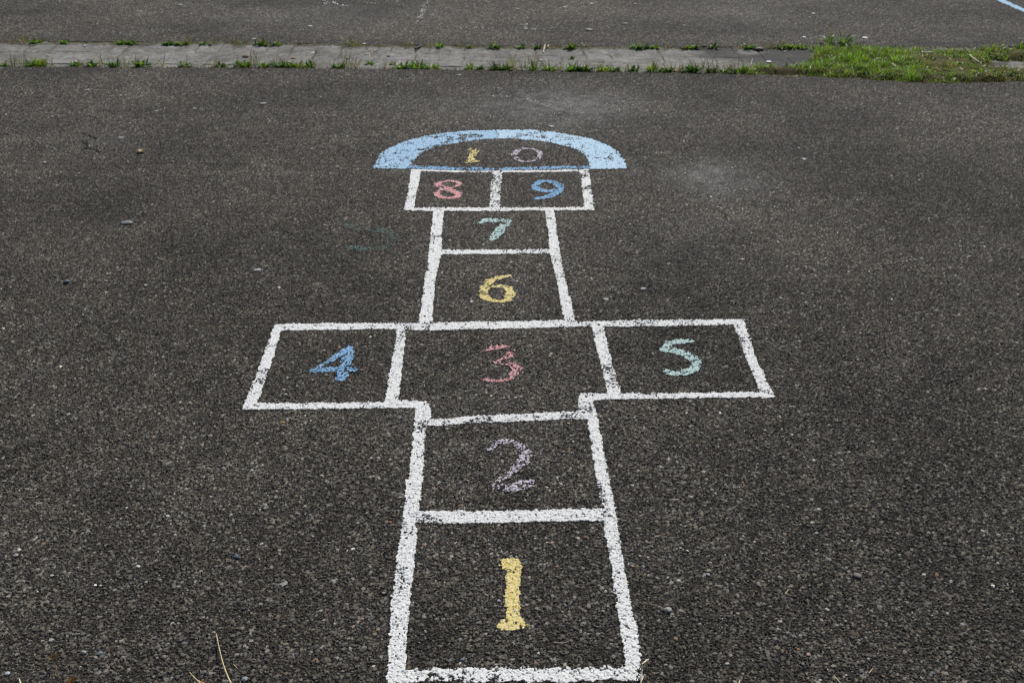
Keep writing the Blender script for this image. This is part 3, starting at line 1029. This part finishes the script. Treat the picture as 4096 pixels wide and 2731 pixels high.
# ------------------------------------------------------------------ loose bits
def ground_z(x, y):
    i = int(np.clip(np.searchsorted(Yr, y), 0, NR - 1))
    j = int(np.clip(np.searchsorted(Sc, x / Wr[i]), 0, NC - 1))
    yn, yf = float(y_near(x)), float(y_far(x))
    if yn < y < yf:
        return gz(x, y)
    return float(Z[max(i - 2, 0):i + 3, max(j - 2, 0):j + 3].mean())


def chip(C, cx, cy, wcrop, kk, col, label, name='flake', cat='flake', flat=0.30, asp=0.6, rot=None, group=None):
    """an angular or rounded little stone / flake, wcrop wide in crop pixels"""
    px, py = C(cx, cy)
    x, y, _ = g(px, py)
    R = wcrop * kk * mpp(py) * 0.5
    rnd = random.Random(int(px * 3 + py * 17))
    bm = bmesh.new()
    bmesh.ops.create_icosphere(bm, subdivisions=3, radius=1.0)
    f1 = [Vector((rnd.gauss(0, 1), rnd.gauss(0, 1), rnd.gauss(0, 1))).normalized() for _ in range(9)]
    fo = [rnd.uniform(0.62, 0.92) for _ in range(9)]
    an = rot if rot is not None else rnd.uniform(-0.4, 0.4)
    ca, sa = math.cos(an), math.sin(an)
    for v in bm.verts:
        p = v.co.copy()
        for n, o in zip(f1, fo):
            d = p.dot(n) - o
            if d > 0:
                p -= n * d * 0.85
        p *= 1 + rnd.uniform(-0.03, 0.03)
        ax, ay = p.x * R * 1.12, p.y * R * asp * 1.5
        v.co = (ax * ca - ay * sa, ax * sa + ay * ca, p.z * R * flat)
    me = bpy.data.meshes.new(name)
    bm.to_mesh(me)
    bm.free()
    for p in me.polygons:
        p.use_smooth = True
    a = me.attributes.new('tint', 'FLOAT_COLOR', 'POINT')
    for d in a.data:
        d.color = (*col, 1)
    me.materials.append(M_STONE)
    o = bpy.data.objects.new(name, me)
    COL.objects.link(o)
    o.location = (x, y, ground_z(x, y) + R * flat * 0.75)
    return tag(o, label, cat, group)


WH = (0.58, 0.57, 0.54)
PG_ = (0.31, 0.30, 0.295)
GY_ = (0.17, 0.165, 0.16)
FG = 'pale flakes scattered on the ground'
for C, cx, cy, w, kk, col, lab in (
    (T1, 383, 1390, 22, K2, WH, 'small white flake below the crack at the left edge'),
    (T1, 180, 818, 14, K2, WH, 'tiny white flake alone near the upper left edge of the near asphalt'),
    (T1, 748, 776, 48, K2, PG_, 'flat pale grey flake on asphalt just below the gutter, far left'),
    (T1, 957, 830, 13, K2, WH, 'tiny white speck right of the flat grey flake below the gutter'),
    (T1, 1340, 960, 36, K2, PG_, 'left one of two dull flakes upper left of the arch'),
    (T1, 1668, 935, 36, K2, PG_, 'right one of two dull flakes upper left of the arch'),
    (T1, 2255, 895, 56, K2, PG_, 'oblong pale flake midway between the arch and the gutter weeds'),
    (T1, 1040, 1188, 48, K2, PG_, 'pale flake right of the crack and above the tan leaf'),
    (T1, 640, 514, 50, K2, WH, 'oblong bright white flake on the gutter blocks, far left'),
    (T1, 722, 390, 26, K2, WH, 'white chip at the far gutter joint above the oblong white flake'),
    (T1, 1352, 366, 28, K2, WH, 'rounded cream chip in the far gutter joint, left of the arch'),
    (T1, 405, 460, 40, K2, (0.42, 0.34, 0.26), 'beige sliver on the gutter blocks at the far left'),
    (T1, 1540, 46, 44, K2, PG_, 'faint pale flake near the top edge, left of the crossed strokes'),
    (T1, 1635, 122, 16, K2, WH, 'tiny white speck below the flake at the top edge'),
    (T1, 2172, 338, 40, K2, PG_, 'pale flake touching the far edge of the gutter left of the arch'),
    (T2, 515, 225, 38, K2, WH, 'white flake on far asphalt under the crossed chalk strokes'),
    (T2, 535, 438, 32, K2, WH, 'white flake on the gutter blocks left of the arch'),
    (T2, 975, 380, 28, K2, WH, 'round cream chip in the far gutter joint above the arch left end'),
    (T2, 1398, 655, 16, K2, WH, 'tiny white speck on asphalt just below the gutter weeds'),
    (T2, 1790, 648, 38, K2, PG_, 'dull flake on asphalt just below the gutter behind the arch'),
    (T3, 228, 505, 20, K2, (0.85, 0.85, 0.85), 'brilliant white chip on the gutter blocks behind the arch'),
    (T3, 350, 502, 28, K2, WH, 'pale chip right of the brilliant white chip on the gutter'),
    (T3, 700, 380, 20, K2, WH, 'small white chip in the far gutter joint right of the straws'),
    (T3, 1315, 500, 13, K2, WH, 'left one of two tiny white specks on the right gutter blocks'),
    (T3, 1735, 500, 13, K2, WH, 'right one of two tiny white specks on the right gutter blocks'),
    (T3, 2303, 512, 46, K2, (0.8, 0.8, 0.8), 'oval white flake on the gutter beside the turf'),
    (T3, 438, 1093, 56, K2, PG_, 'oval grey flake right above the blue arch band'),
    (T3, 760, 258, 66, K2, GY_, 'broad dull grey flake on far asphalt right of the hooked dash'),
    (T3, 1065, 205, 50, K2, GY_, 'dull round grey fleck on far asphalt, upper middle'),
    (T3, 1575, 222, 32, K2, PG_, 'pale flake on far asphalt right of the middle'),
    (T3, 555, 68, 44, K2, PG_, 'pale oblong flake near the top edge, middle'),
    (T3, 1155, 42, 24, K2, WH, 'small white flake near the top edge right of the middle'),
    (T3, 150, 80, 32, K2, PG_, 'small pale flake near the top edge above the hooked dash'),
    (T4, 550, 120, 32, K2, WH, 'white flake on far asphalt, upper one of a close pair'),
    (T4, 519, 150, 16, K2, WH, 'small white flake, lower one of a close pair on far asphalt'),
    (T4, 467, 318, 38, K2, (0.75, 0.73, 0.75), 'pinkish white flake just beyond the left end of the turf'),
    (T4, 992, 325, 46, K2, (0.72, 0.72, 0.72), 'oblong white flake just beyond the turf'),
    (T4, 965, 350, 20, K2, WH, 'small white flake at the turf edge below the oblong one'),
    (T4, 1695, 298, 12, K2, WH, 'tiny white speck beyond the turf, right side'),
    (T4, 2010, 772, 12, K2, WH, 'tiny white speck on near asphalt below the turf'),
    (T4, 535, 510, 16, K2, WH, 'tiny white chip on the dark gutter at the turf edge'),
    (T4, 305, 436, 22, K2, WH, 'white chip at the far gutter joint beside the turf'),
    (T4, 470, 1366, 46, K2, PG_, 'lower pale flake of the two right of the arch'),
    (T4, 425, 1276, 28, K2, PG_, 'upper small pale flake of the two right of the arch'),
    (C5, 2005, 1410, 42, K, PG_, 'rounded pale flake right of the number 6'),
    (C5, 2300, 1325, 46, K, PG_, 'thin pale flake upper right of the rounded one by the number 6'),
    (CML, 1000, 388, 95, K, GY_, 'long dull grey fleck on asphalt at the middle left'),
    (CML, 2015, 750, 58, K, PG_, 'tilted pale flake left of the number 6 square'),
    (CML, 1143, 872, 22, K, WH, 'small white chip at the middle left'),
    (CML, 830, 835, 28, K, PG_, 'small pale flake left of the white chip at the middle left'),
    (CML, 160, 1190, 16, K, WH, 'tiny white speck near the left edge, middle height'),
    (CMR, 533, 645, 16, K, WH, 'small white chip right of the numbers 8 and 9'),
    (CMR, 725, 1055, 32, K, (0.36, 0.33, 0.26), 'tan flake at the middle right above the number 5'),
    (CMR, 303, 1355, 14, K, WH, 'tiny white speck just above the right wing square'),
    (CBL, 1085, 655, 34, K, WH, 'white jagged chip at the lower left'),
    (CBL, 748, 803, 24, K, (0.85, 0.85, 0.85), 'bright white cube like chip at the lower left'),
    (CBL, 790, 806, 22, K, (0.45, 0.41, 0.36), 'buff chip right beside the bright white chip'),
):
    chip(C, cx, cy, w, kk, col, lab, group=FG, flat=0.22 if w > 30 else 0.45)
PB = 'larger pebbles lying on the asphalt'
for C, cx, cy, w, kk, col, lab in (
    (CBR, 333, 1007, 60, K, (0.27, 0.27, 0.24), 'large light grey pebble right of the first square'),
    (CBR, 650, 722, 34, K, (0.24, 0.26, 0.25), 'small grey pebble upper right of the large light pebble'),
    (CBR, 1820, 740, 64, K, (0.12, 0.105, 0.085), 'flat brown pebble at the lower right'),
    (CBR, 490, 535, 22, K, (0.50, 0.49, 0.46), 'small whitish pebble right of the second square'),
    (CBR, 1500, 400, 30, K, (0.25, 0.27, 0.25), 'small greenish grey pebble at the right, below the middle'),
    (CBR, 1435, 1355, 34, K, (0.34, 0.24, 0.20), 'pinkish pebble near the bottom edge, right of centre'),
    (CBR, 800, 1425, 34, K, (0.36, 0.36, 0.33), 'pale pebble near the bottom edge right of the bent straw'),
    (CBR, 1355, 1312, 26, K, (0.30, 0.15, 0.05), 'small orange pebble near the bottom right'),
    (CML, 525, 845, 50, K, (0.07, 0.08, 0.10), 'dark slate pebble at the middle left'),
    (CBL, 1855, 588, 50, K, (0.075, 0.09, 0.115), 'bluish grey pebble left of the first square'),
    (CBL, 128, 578, 36, K, (0.30, 0.29, 0.25), 'light pebble near the left edge, lower part'),
    (CBL, 785, 1340, 44, K, (0.13, 0.16, 0.17), 'bluish pebble near the bottom left'),
    (CBL, 660, 1330, 40, K, (0.32, 0.31, 0.27), 'light pebble left of the bluish one, bottom left'),
    (CBL, 60, 1500, 40, K, (0.42, 0.42, 0.40), 'whitish pebble in the bottom left corner'),
    (CBL, 1920, 1540, 50, K, (0.24, 0.25, 0.26), 'grey pebble at the bottom edge right of the long straw'),
    (C8, 1485, 472, 30, K, (0.40, 0.27, 0.20), 'peach coloured pebble right of the number 1'),
    (C8, 165, 868, 30, K, (0.32, 0.23, 0.21), 'dusty pink pebble left of the first square'),
    (C8, 1070, 930, 28, K, (0.33, 0.34, 0.34), 'pale pebble touching the left side of the number 1'),
    (C8, 1195, 1008, 26, K, (0.50, 0.51, 0.52), 'bare whitish pebble inside the foot of the number 1'),
    (C8, 95, 1460, 42, K, (0.10, 0.085, 0.055), 'olive brown pebble left of the first square at the bottom'),
    (C8, 120, 1155, 34, K, (0.27, 0.20, 0.12), 'tan pebble left of the first square'),
    (C8, 785, 1385, 34, K, (0.13, 0.16, 0.19), 'bluish pebble above the bottom chalk line'),
):
    chip(C, cx, cy, w, kk, col, lab, 'pebble', 'pebble', 0.55, 0.62, group=PB)
chip(C6, 455, 957, 34, K, (0.55, 0.27, 0.02), 'tiny orange scrap below the left wing square', 'scrap', 'scrap', 0.2, 0.35, rot=-0.4)
chip(C8, 215, 312, 34, K, (0.19, 0.065, 0.03), 'rust red chip left of the line below the number 2', 'chip', 'chip', 0.5)
chip(P2, 1915, 700, 75, 400 / 2240, (0.30, 0.19, 0.10), 'orange tan stone right of the number 2', 'pebble', 'pebble', 0.6, group=PB)
chip(CBL, 2215, 790, 72, K, (0.22, 0.22, 0.21), 'flat grey cracked blotch of old gum left of the first square', 'gum', 'gum', 0.05, 0.9)
chip(T3, 2215, 425, 90, K2, (0.10, 0.055, 0.04), 'curled reddish brown leaf in the far gutter joint near the turf', 'leaf', 'leaf', 0.35, 0.5)
chip(T3, 1495, 600, 46, K2, (0.30, 0.14, 0.06), 'orange brown leaf scrap in the near gutter joint among weeds', 'leaf', 'leaf', 0.35, 0.5)
chip(T2, 838, 488, 26, K2, (0.42, 0.25, 0.15), 'small orange leaf scrap on the gutter blocks left of the arch', 'leaf', 'leaf', 0.5, 0.5)
chip(T2, 1185, 470, 30, K2, (0.03, 0.03, 0.035), 'black chip on the gutter blocks above the arch', 'chip', 'chip', 0.5, 0.5)
chip(T1, 1795, 388, 38, K2, (0.03, 0.03, 0.03), 'black bark bit at the far gutter joint, left of the arch', 'bark', 'bark', 0.5, 0.4, rot=-0.6)
chip(T2, 370, 487, 46, K2, (0.33, 0.22, 0.13), 'tan bark sliver on the gutter blocks, left of the arch', 'bark', 'bark', 0.4, 0.35, rot=0.5)
chip(T1, 2100, 472, 60, K2, (0.20, 0.13, 0.08), 'brown bark crumb on the gutter blocks left of the arch', 'bark', 'bark', 0.4, 0.4, rot=0.1)


def tube(P, R, n=7):
    P = [Vector(p) for p in P]
    vs, qs = [], []
    for i, p in enumerate(P):
        d = (P[min(i + 1, len(P) - 1)] - P[max(i - 1, 0)]).normalized()
        a = d.cross(Vector((0, 0, 1)))
        a = a.normalized() if a.length > 1e-4 else Vector((1, 0, 0))
        b = a.cross(d)
        for j in range(n):
            t = 2 * math.pi * j / n
            vs.append(p + (a * math.cos(t) + b * math.sin(t)) * R[i])
    for i in range(len(P) - 1):
        for j in range(n):
            qs.append((i * n + j, i * n + (j + 1) % n, (i + 1) * n + (j + 1) % n, (i + 1) * n + j))
    return np.array([tuple(v) for v in vs]), np.array(qs)


def spline(P, m=6):
    P = [np.array(p, float) for p in P]
    out = []
    n = len(P)
    for i in range(n - 1):
        p0, p1, p2, p3 = P[max(i - 1, 0)], P[i], P[i + 1], P[min(i + 2, n - 1)]
        for k_ in range(m):
            t = k_ / m
            out.append(0.5 * (2 * p1 + (p2 - p0) * t + (2 * p0 - 5 * p1 + 4 * p2 - p3) * t * t + (3 * p1 - p0 - 3 * p2 + p3) * t ** 3))
    out.append(P[-1])
    return out


STRAW = (0.52, 0.40, 0.22)
PALE = (0.66, 0.57, 0.40)


def straw(C, pts, r0, r1, col, label, name='straw', cat='straw', group=None, zs=None, sm=True):
    q = []
    for i, p in enumerate(pts):
        u, v = C(*p)
        h = zs[i] if zs else None
        if h is None:
            x, y, _ = g(u, v)
            h = ground_z(x, y) + r0 * 1.2
        q.append(g(u, v, h))
    P = spline(q) if sm else q
    n = len(P)
    R = [r0 + (r1 - r0) * i / (n - 1) for i in range(n)]
    R[0] *= 0.6
    R[-1] *= 0.6
    v, f = tube(P, R)
    rr = random.Random(int(pts[0][0]))
    c = np.array([np.array(col) * (0.85 + 0.3 * math.sin(i // 7 * 0.7) ** 2) for i in range(len(v))])
    loc = tuple(P[0])
    o = mesh_np(name, v, f, M_STRAW, tint=c, smooth=True, loc=loc)
    return tag(o, label, cat, group)


SG = 'dry straws lying about'
straw(CBL, [(1695, 1178), (1718, 1290), (1745, 1400), (1780, 1500), (1830, 1610), (1860, 1680)], 0.0009, 0.0017, (0.62, 0.46, 0.26),
      'long curved golden straw rising from the bottom edge at the left', group=SG, zs=[0.008, 0.012, 0.017, 0.023, 0.030, 0.036])
straw(CBL, [(1485, 1480), (1520, 1520), (1560, 1558), (1640, 1640)], 0.0008, 0.0014, (0.58, 0.42, 0.24), 'shorter golden straw at the bottom edge left of the long one',
      group=SG, zs=[0.008, 0.013, 0.018, 0.026])
straw(CBL, [(1555, 1545), (1580, 1560), (1640, 1580)], 0.0012, 0.0012, (0.50, 0.33, 0.17), 'split straw end beside the shorter golden straw', group=SG, zs=[0.018, 0.018, 0.02])
straw(CBL, [(1830, 1418), (1856, 1448)], 0.0009, 0.0009, STRAW, 'tiny straw bit right of the long golden straw', group=SG)
straw(CBL, [(150, 1532), (172, 1600)], 0.0014, 0.0014, PALE, 'pale straw tip at the bottom left corner', group=SG)
P9 = crop(2450, 2580, 300 / 2352)
straw(P9, [(890, 1300), (910, 950), (932, 740), (918, 592)], 0.0019, 0.0018, PALE, 'bent cream straw standing at the lower right chalk corner', group=SG,
      zs=[0.012, 0.018, 0.024, 0.030], sm=False)
straw(P9, [(918, 592), (990, 530), (1085, 455), (1140, 440)], 0.0020, 0.0014, PALE, 'broken off cream straw tip leaning right at the lower right chalk corner', group=SG,
      zs=[0.031, 0.024, 0.016, 0.014], sm=False)
straw(CML, [(1237, 648), (1265, 662), (1303, 672)], 0.0012, 0.0010, PALE, 'short pale straw at the middle left', group=SG)
straw(C8, [(1498, 1250), (1560, 1252), (1605, 1243), (1632, 1228)], 0.0008, 0.0006, (0.5, 0.38, 0.3), 'thin curved straw inside the first square', group=SG)
straw(C8, [(958, 866), (988, 886)], 0.0010, 0.0008, PALE, 'tiny pale straw left of the number 1', group=SG)
straw(CBR, [(1253, 870), (1287, 830)], 0.0010, 0.0008, STRAW, 'small straw at the lower right, alone', group=SG)
straw(CBR, [(1635, 1505), (1700, 1580)], 0.0010, 0.0012, STRAW, 'straw crossing the bottom edge at the right', group=SG)
straw(CBR, [(1912, 1492), (1942, 1452)], 0.0013, 0.0011, (0.45, 0.33, 0.2), 'short brown straw near the bottom right', group=SG)
straw(CBR, [(885, 1590), (902, 1540)], 0.0014, 0.0010, PALE, 'pale straw tip at the bottom edge right of the bent straw', group=SG)
straw(CMR, [(608, 720), (622, 750)], 0.0012, 0.0010, STRAW, 'faint straw right of the number 9', group=SG)
straw(CMR, [(500, 535), (540, 540)], 0.0013, 0.0010, STRAW, 'faint level straw right of the arch', group=SG)
straw(T1, [(250, 395), (330, 380), (390, 366), (445, 362)], 0.0040, 0.0030, (0.40, 0.34, 0.25), 'thick pale stalk across the far gutter joint at the far left', group=SG)
straw(T2, [(985, 470), (1030, 455), (1085, 425)], 0.0040, 0.0030, (0.46, 0.37, 0.25), 'branched dry stem on the gutter blocks behind the arch', group=SG)
straw(T2, [(1022, 455), (1018, 495)], 0.0026, 0.0022, (0.46, 0.37, 0.25), 'dry stem piece under the branched stem on the gutter', group=SG)
straw(T2, [(880, 500), (960, 470), (1000, 450), (1100, 415)], 0.0022, 0.0018, (0.34, 0.27, 0.19), 'thin dry stem along the gutter blocks, left of the branched stem', group=SG)
straw(T3, [(385, 385), (370, 450)], 0.0050, 0.0040, (0.62, 0.55, 0.42), 'short thick cream stalk across the gutter blocks', group=SG)
straw(T3, [(402, 405), (420, 388)], 0.0045, 0.0040, (0.66, 0.60, 0.48), 'cream stalk end at the far gutter joint above the thick stalk', group=SG)
straw(T3, [(365, 590), (375, 560), (405, 510)], 0.0030, 0.0022, (0.42, 0.36, 0.26), 'tangled straw among weeds under the thick stalk', group=SG)
straw(T3, [(112, 578), (150, 600), (235, 612)], 0.0034, 0.0024, (0.40, 0.33, 0.26), 'brown dry stem at the near gutter joint behind the arch', group=SG)
straw(T4, [(1885, 470), (1920, 502), (1968, 532)], 0.0052, 0.0045, (0.52, 0.46, 0.35), 'thick pale stalk lying on the turf near its right end', group=SG, zs=[0.045, 0.04, 0.035])
straw(T4, [(1490, 450), (1582, 450)], 0.0042, 0.0036, (0.52, 0.48, 0.34), 'level pale stalk lying on the far half of the turf', group=SG, zs=[0.045, 0.045])
straw(T4, [(1222, 543), (1262, 577)], 0.0044, 0.0038, (0.50, 0.44, 0.34), 'pale stalk on the middle of the turf', group=SG, zs=[0.045, 0.04])
straw(T4, [(1470, 592), (1560, 608)], 0.0030, 0.0026, (0.34, 0.28, 0.16), 'brownish stalk on the near half of the turf', group=SG, zs=[0.04, 0.04])
straw(T4, [(1070, 675), (1120, 652), (1165, 640)], 0.0030, 0.0022, (0.30, 0.28, 0.25), 'grey stalk sticking out of the near turf edge', group=SG, zs=[0.008, 0.03, 0.04])
straw(T4, [(15, 560), (30, 500)], 0.0024, 0.0018, (0.5, 0.42, 0.28), 'upright straw at the left tip of the turf', group=SG, zs=[-0.01, 0.0])
straw(T2, [(1408, 420), (1440, 406), (1476, 390)], 0.0075, 0.0065, (0.035, 0.03, 0.027), 'black charred twig lying across the far gutter edge', 'twig', 'twig')
straw(T2, [(2250, 575), (2300, 595), (2352, 606)], 0.0030, 0.0022, (0.36, 0.29, 0.2), 'thin dry stem under the weeds behind the arch right half', group=SG)

# tan curled leaf on the left
lx, ly = T1(1212, 1308)
cx_, cy_, _ = g(lx, ly)
u = np.linspace(0, 1, 15)
vv = np.linspace(-1, 1, 9)
U, V = np.meshgrid(u, vv)
wd = 0.0115 * np.sin(np.pi * np.clip(U, 0.02, .98)) ** 0.6 * (1 + 0.12 * np.sin(U * 17))
LX = (U - 0.5) * 0.050
LY = V * wd * 1.6 + 0.004 * np.sin(U * 6)
LZ = 0.004 + 0.006 * V ** 2 + 0.010 * U ** 2 + 0.003 * np.sin(U * 9 + V)
lc = np.ones((U.size, 3)) * np.array([0.46, 0.31, 0.19]) * (0.85 + 0.3 * vnoise(U.ravel() * .05, V.ravel() * .01, 0.006, 4))[:, None]
a = -0.15
lco = np.stack([cx_ + LX * math.cos(a) - LY * math.sin(a), cy_ + LX * math.sin(a) + LY * math.cos(a), LZ + 0.002], -1).reshape(-1, 3)
lo = mesh_np('leaf', lco, grid_quads(9, 15), M_DRYLEAF, tint=lc, smooth=True, loc=(cx_, cy_, 0.0))
tag(lo, 'tan curled dry leaf on the asphalt at the left', 'leaf')
mv, mf = tube([(cx_ - 0.026, cy_ + 0.004, 0.007), (cx_, cy_, 0.0095), (cx_ + 0.027, cy_ - 0.004, 0.018)], [0.0006, 0.0005, 0.0003])
mesh_np('midrib', mv - np.array([cx_, cy_, 0]), mf, M_STRAW, lo, tint=np.full((len(mv), 3), 0.25), smooth=True)


# dark seed sprig by the bent straw, brown sprig at bottom left
def sprig(C, stem, buds, col, label, r=0.0009):
    q = [g(*C(*p[:2]), p[2]) for p in stem]
    P = spline(q, 4)
    v, f = tube(P, [r] * len(P), 5)
    loc = tuple(P[0])
    o = mesh_np('seed_sprig', v, f, M_STRAW, tint=np.tile(np.array(col), (len(v), 1)), smooth=True, loc=loc)
    tag(o, label, 'sprig')
    L = Leaves()
    for (bx, by, h) in buds:
        p = np.array(g(*C(bx, by), h)) - np.array(loc)
        for k_ in range(6):
            L.leaf(p, random.uniform(0, 6.28), random.uniform(0.6, 1.5), 0.011, 0.0028, np.array(col) * random.uniform(.8, 1.6), curl=0.3, seg=3)
    L.build('bud', M_LEAF, o)
    return o


sprig(P9, [(690, 1300, 0.006), (715, 1160, 0.009), (830, 880, 0.016), (925, 740, 0.022)], [(828, 870, 0.016), (880, 800, 0.018), (910, 720, 0.021), (890, 690, .022)],
      (0.05, 0.042, 0.02), 'dark thin seed sprig leaning on the bent cream straw')
sprig(CBL, [(468, 1530, 0.004), (440, 1450, 0.012), (420, 1400, 0.02), (408, 1355, 0.028)], [(408, 1375, 0.026), (425, 1370, 0.024), (412, 1390, 0.022)], (0.16, 0.09, 0.035),
      'rusty brown seedling standing at the bottom left')
sprig(CBL, [(560, 1590, 0.004), (568, 1560, 0.014), (574, 1530, 0.020)], [(570, 1560, 0.012), (574, 1548, 0.016), (560, 1570, .01)], (0.20, 0.10, 0.03),
      'rusty sprig tip at the bottom edge right of the brown seedling')

# ------------------------------------------------------------------ light
SUN_EL, SUN_AZ = math.radians(52), math.radians(24)     # azimuth from +Y towards +X
sd = Vector((math.sin(SUN_AZ) * math.cos(SUN_EL), math.cos(SUN_AZ) * math.cos(SUN_EL), math.sin(SUN_EL)))
sl = bpy.data.lights.new('sun', 'SUN')
sl.energy = 3.6
sl.angle = math.radians(0.53)
sl.color = (1.0, 0.965, 0.91)
so = bpy.data.objects.new('sun', sl)
COL.objects.link(so)
so.rotation_euler = sd.to_track_quat('Z', 'Y').to_euler()
so.location = (3, 6, 9)
w = bpy.data.worlds.new('World')
SC.world = w
w.use_nodes = True
nt = w.node_tree
bg = nt.nodes['Background']
sky = nt.nodes.new('ShaderNodeTexSky')
sky.sky_type = 'NISHITA'
sky.sun_disc = False
sky.sun_elevation = SUN_EL
sky.sun_rotation = SUN_AZ
nt.links.new(sky.outputs[0], bg.inputs['Color'])
bg.inputs['Strength'].default_value = 0.09
SC.cycles.filter_width = 1.15
SC.view_settings.view_transform = 'Standard'
SC.view_settings.look = 'None'
SC.view_settings.exposure = 0.0
SC.view_settings.gamma = 1.0
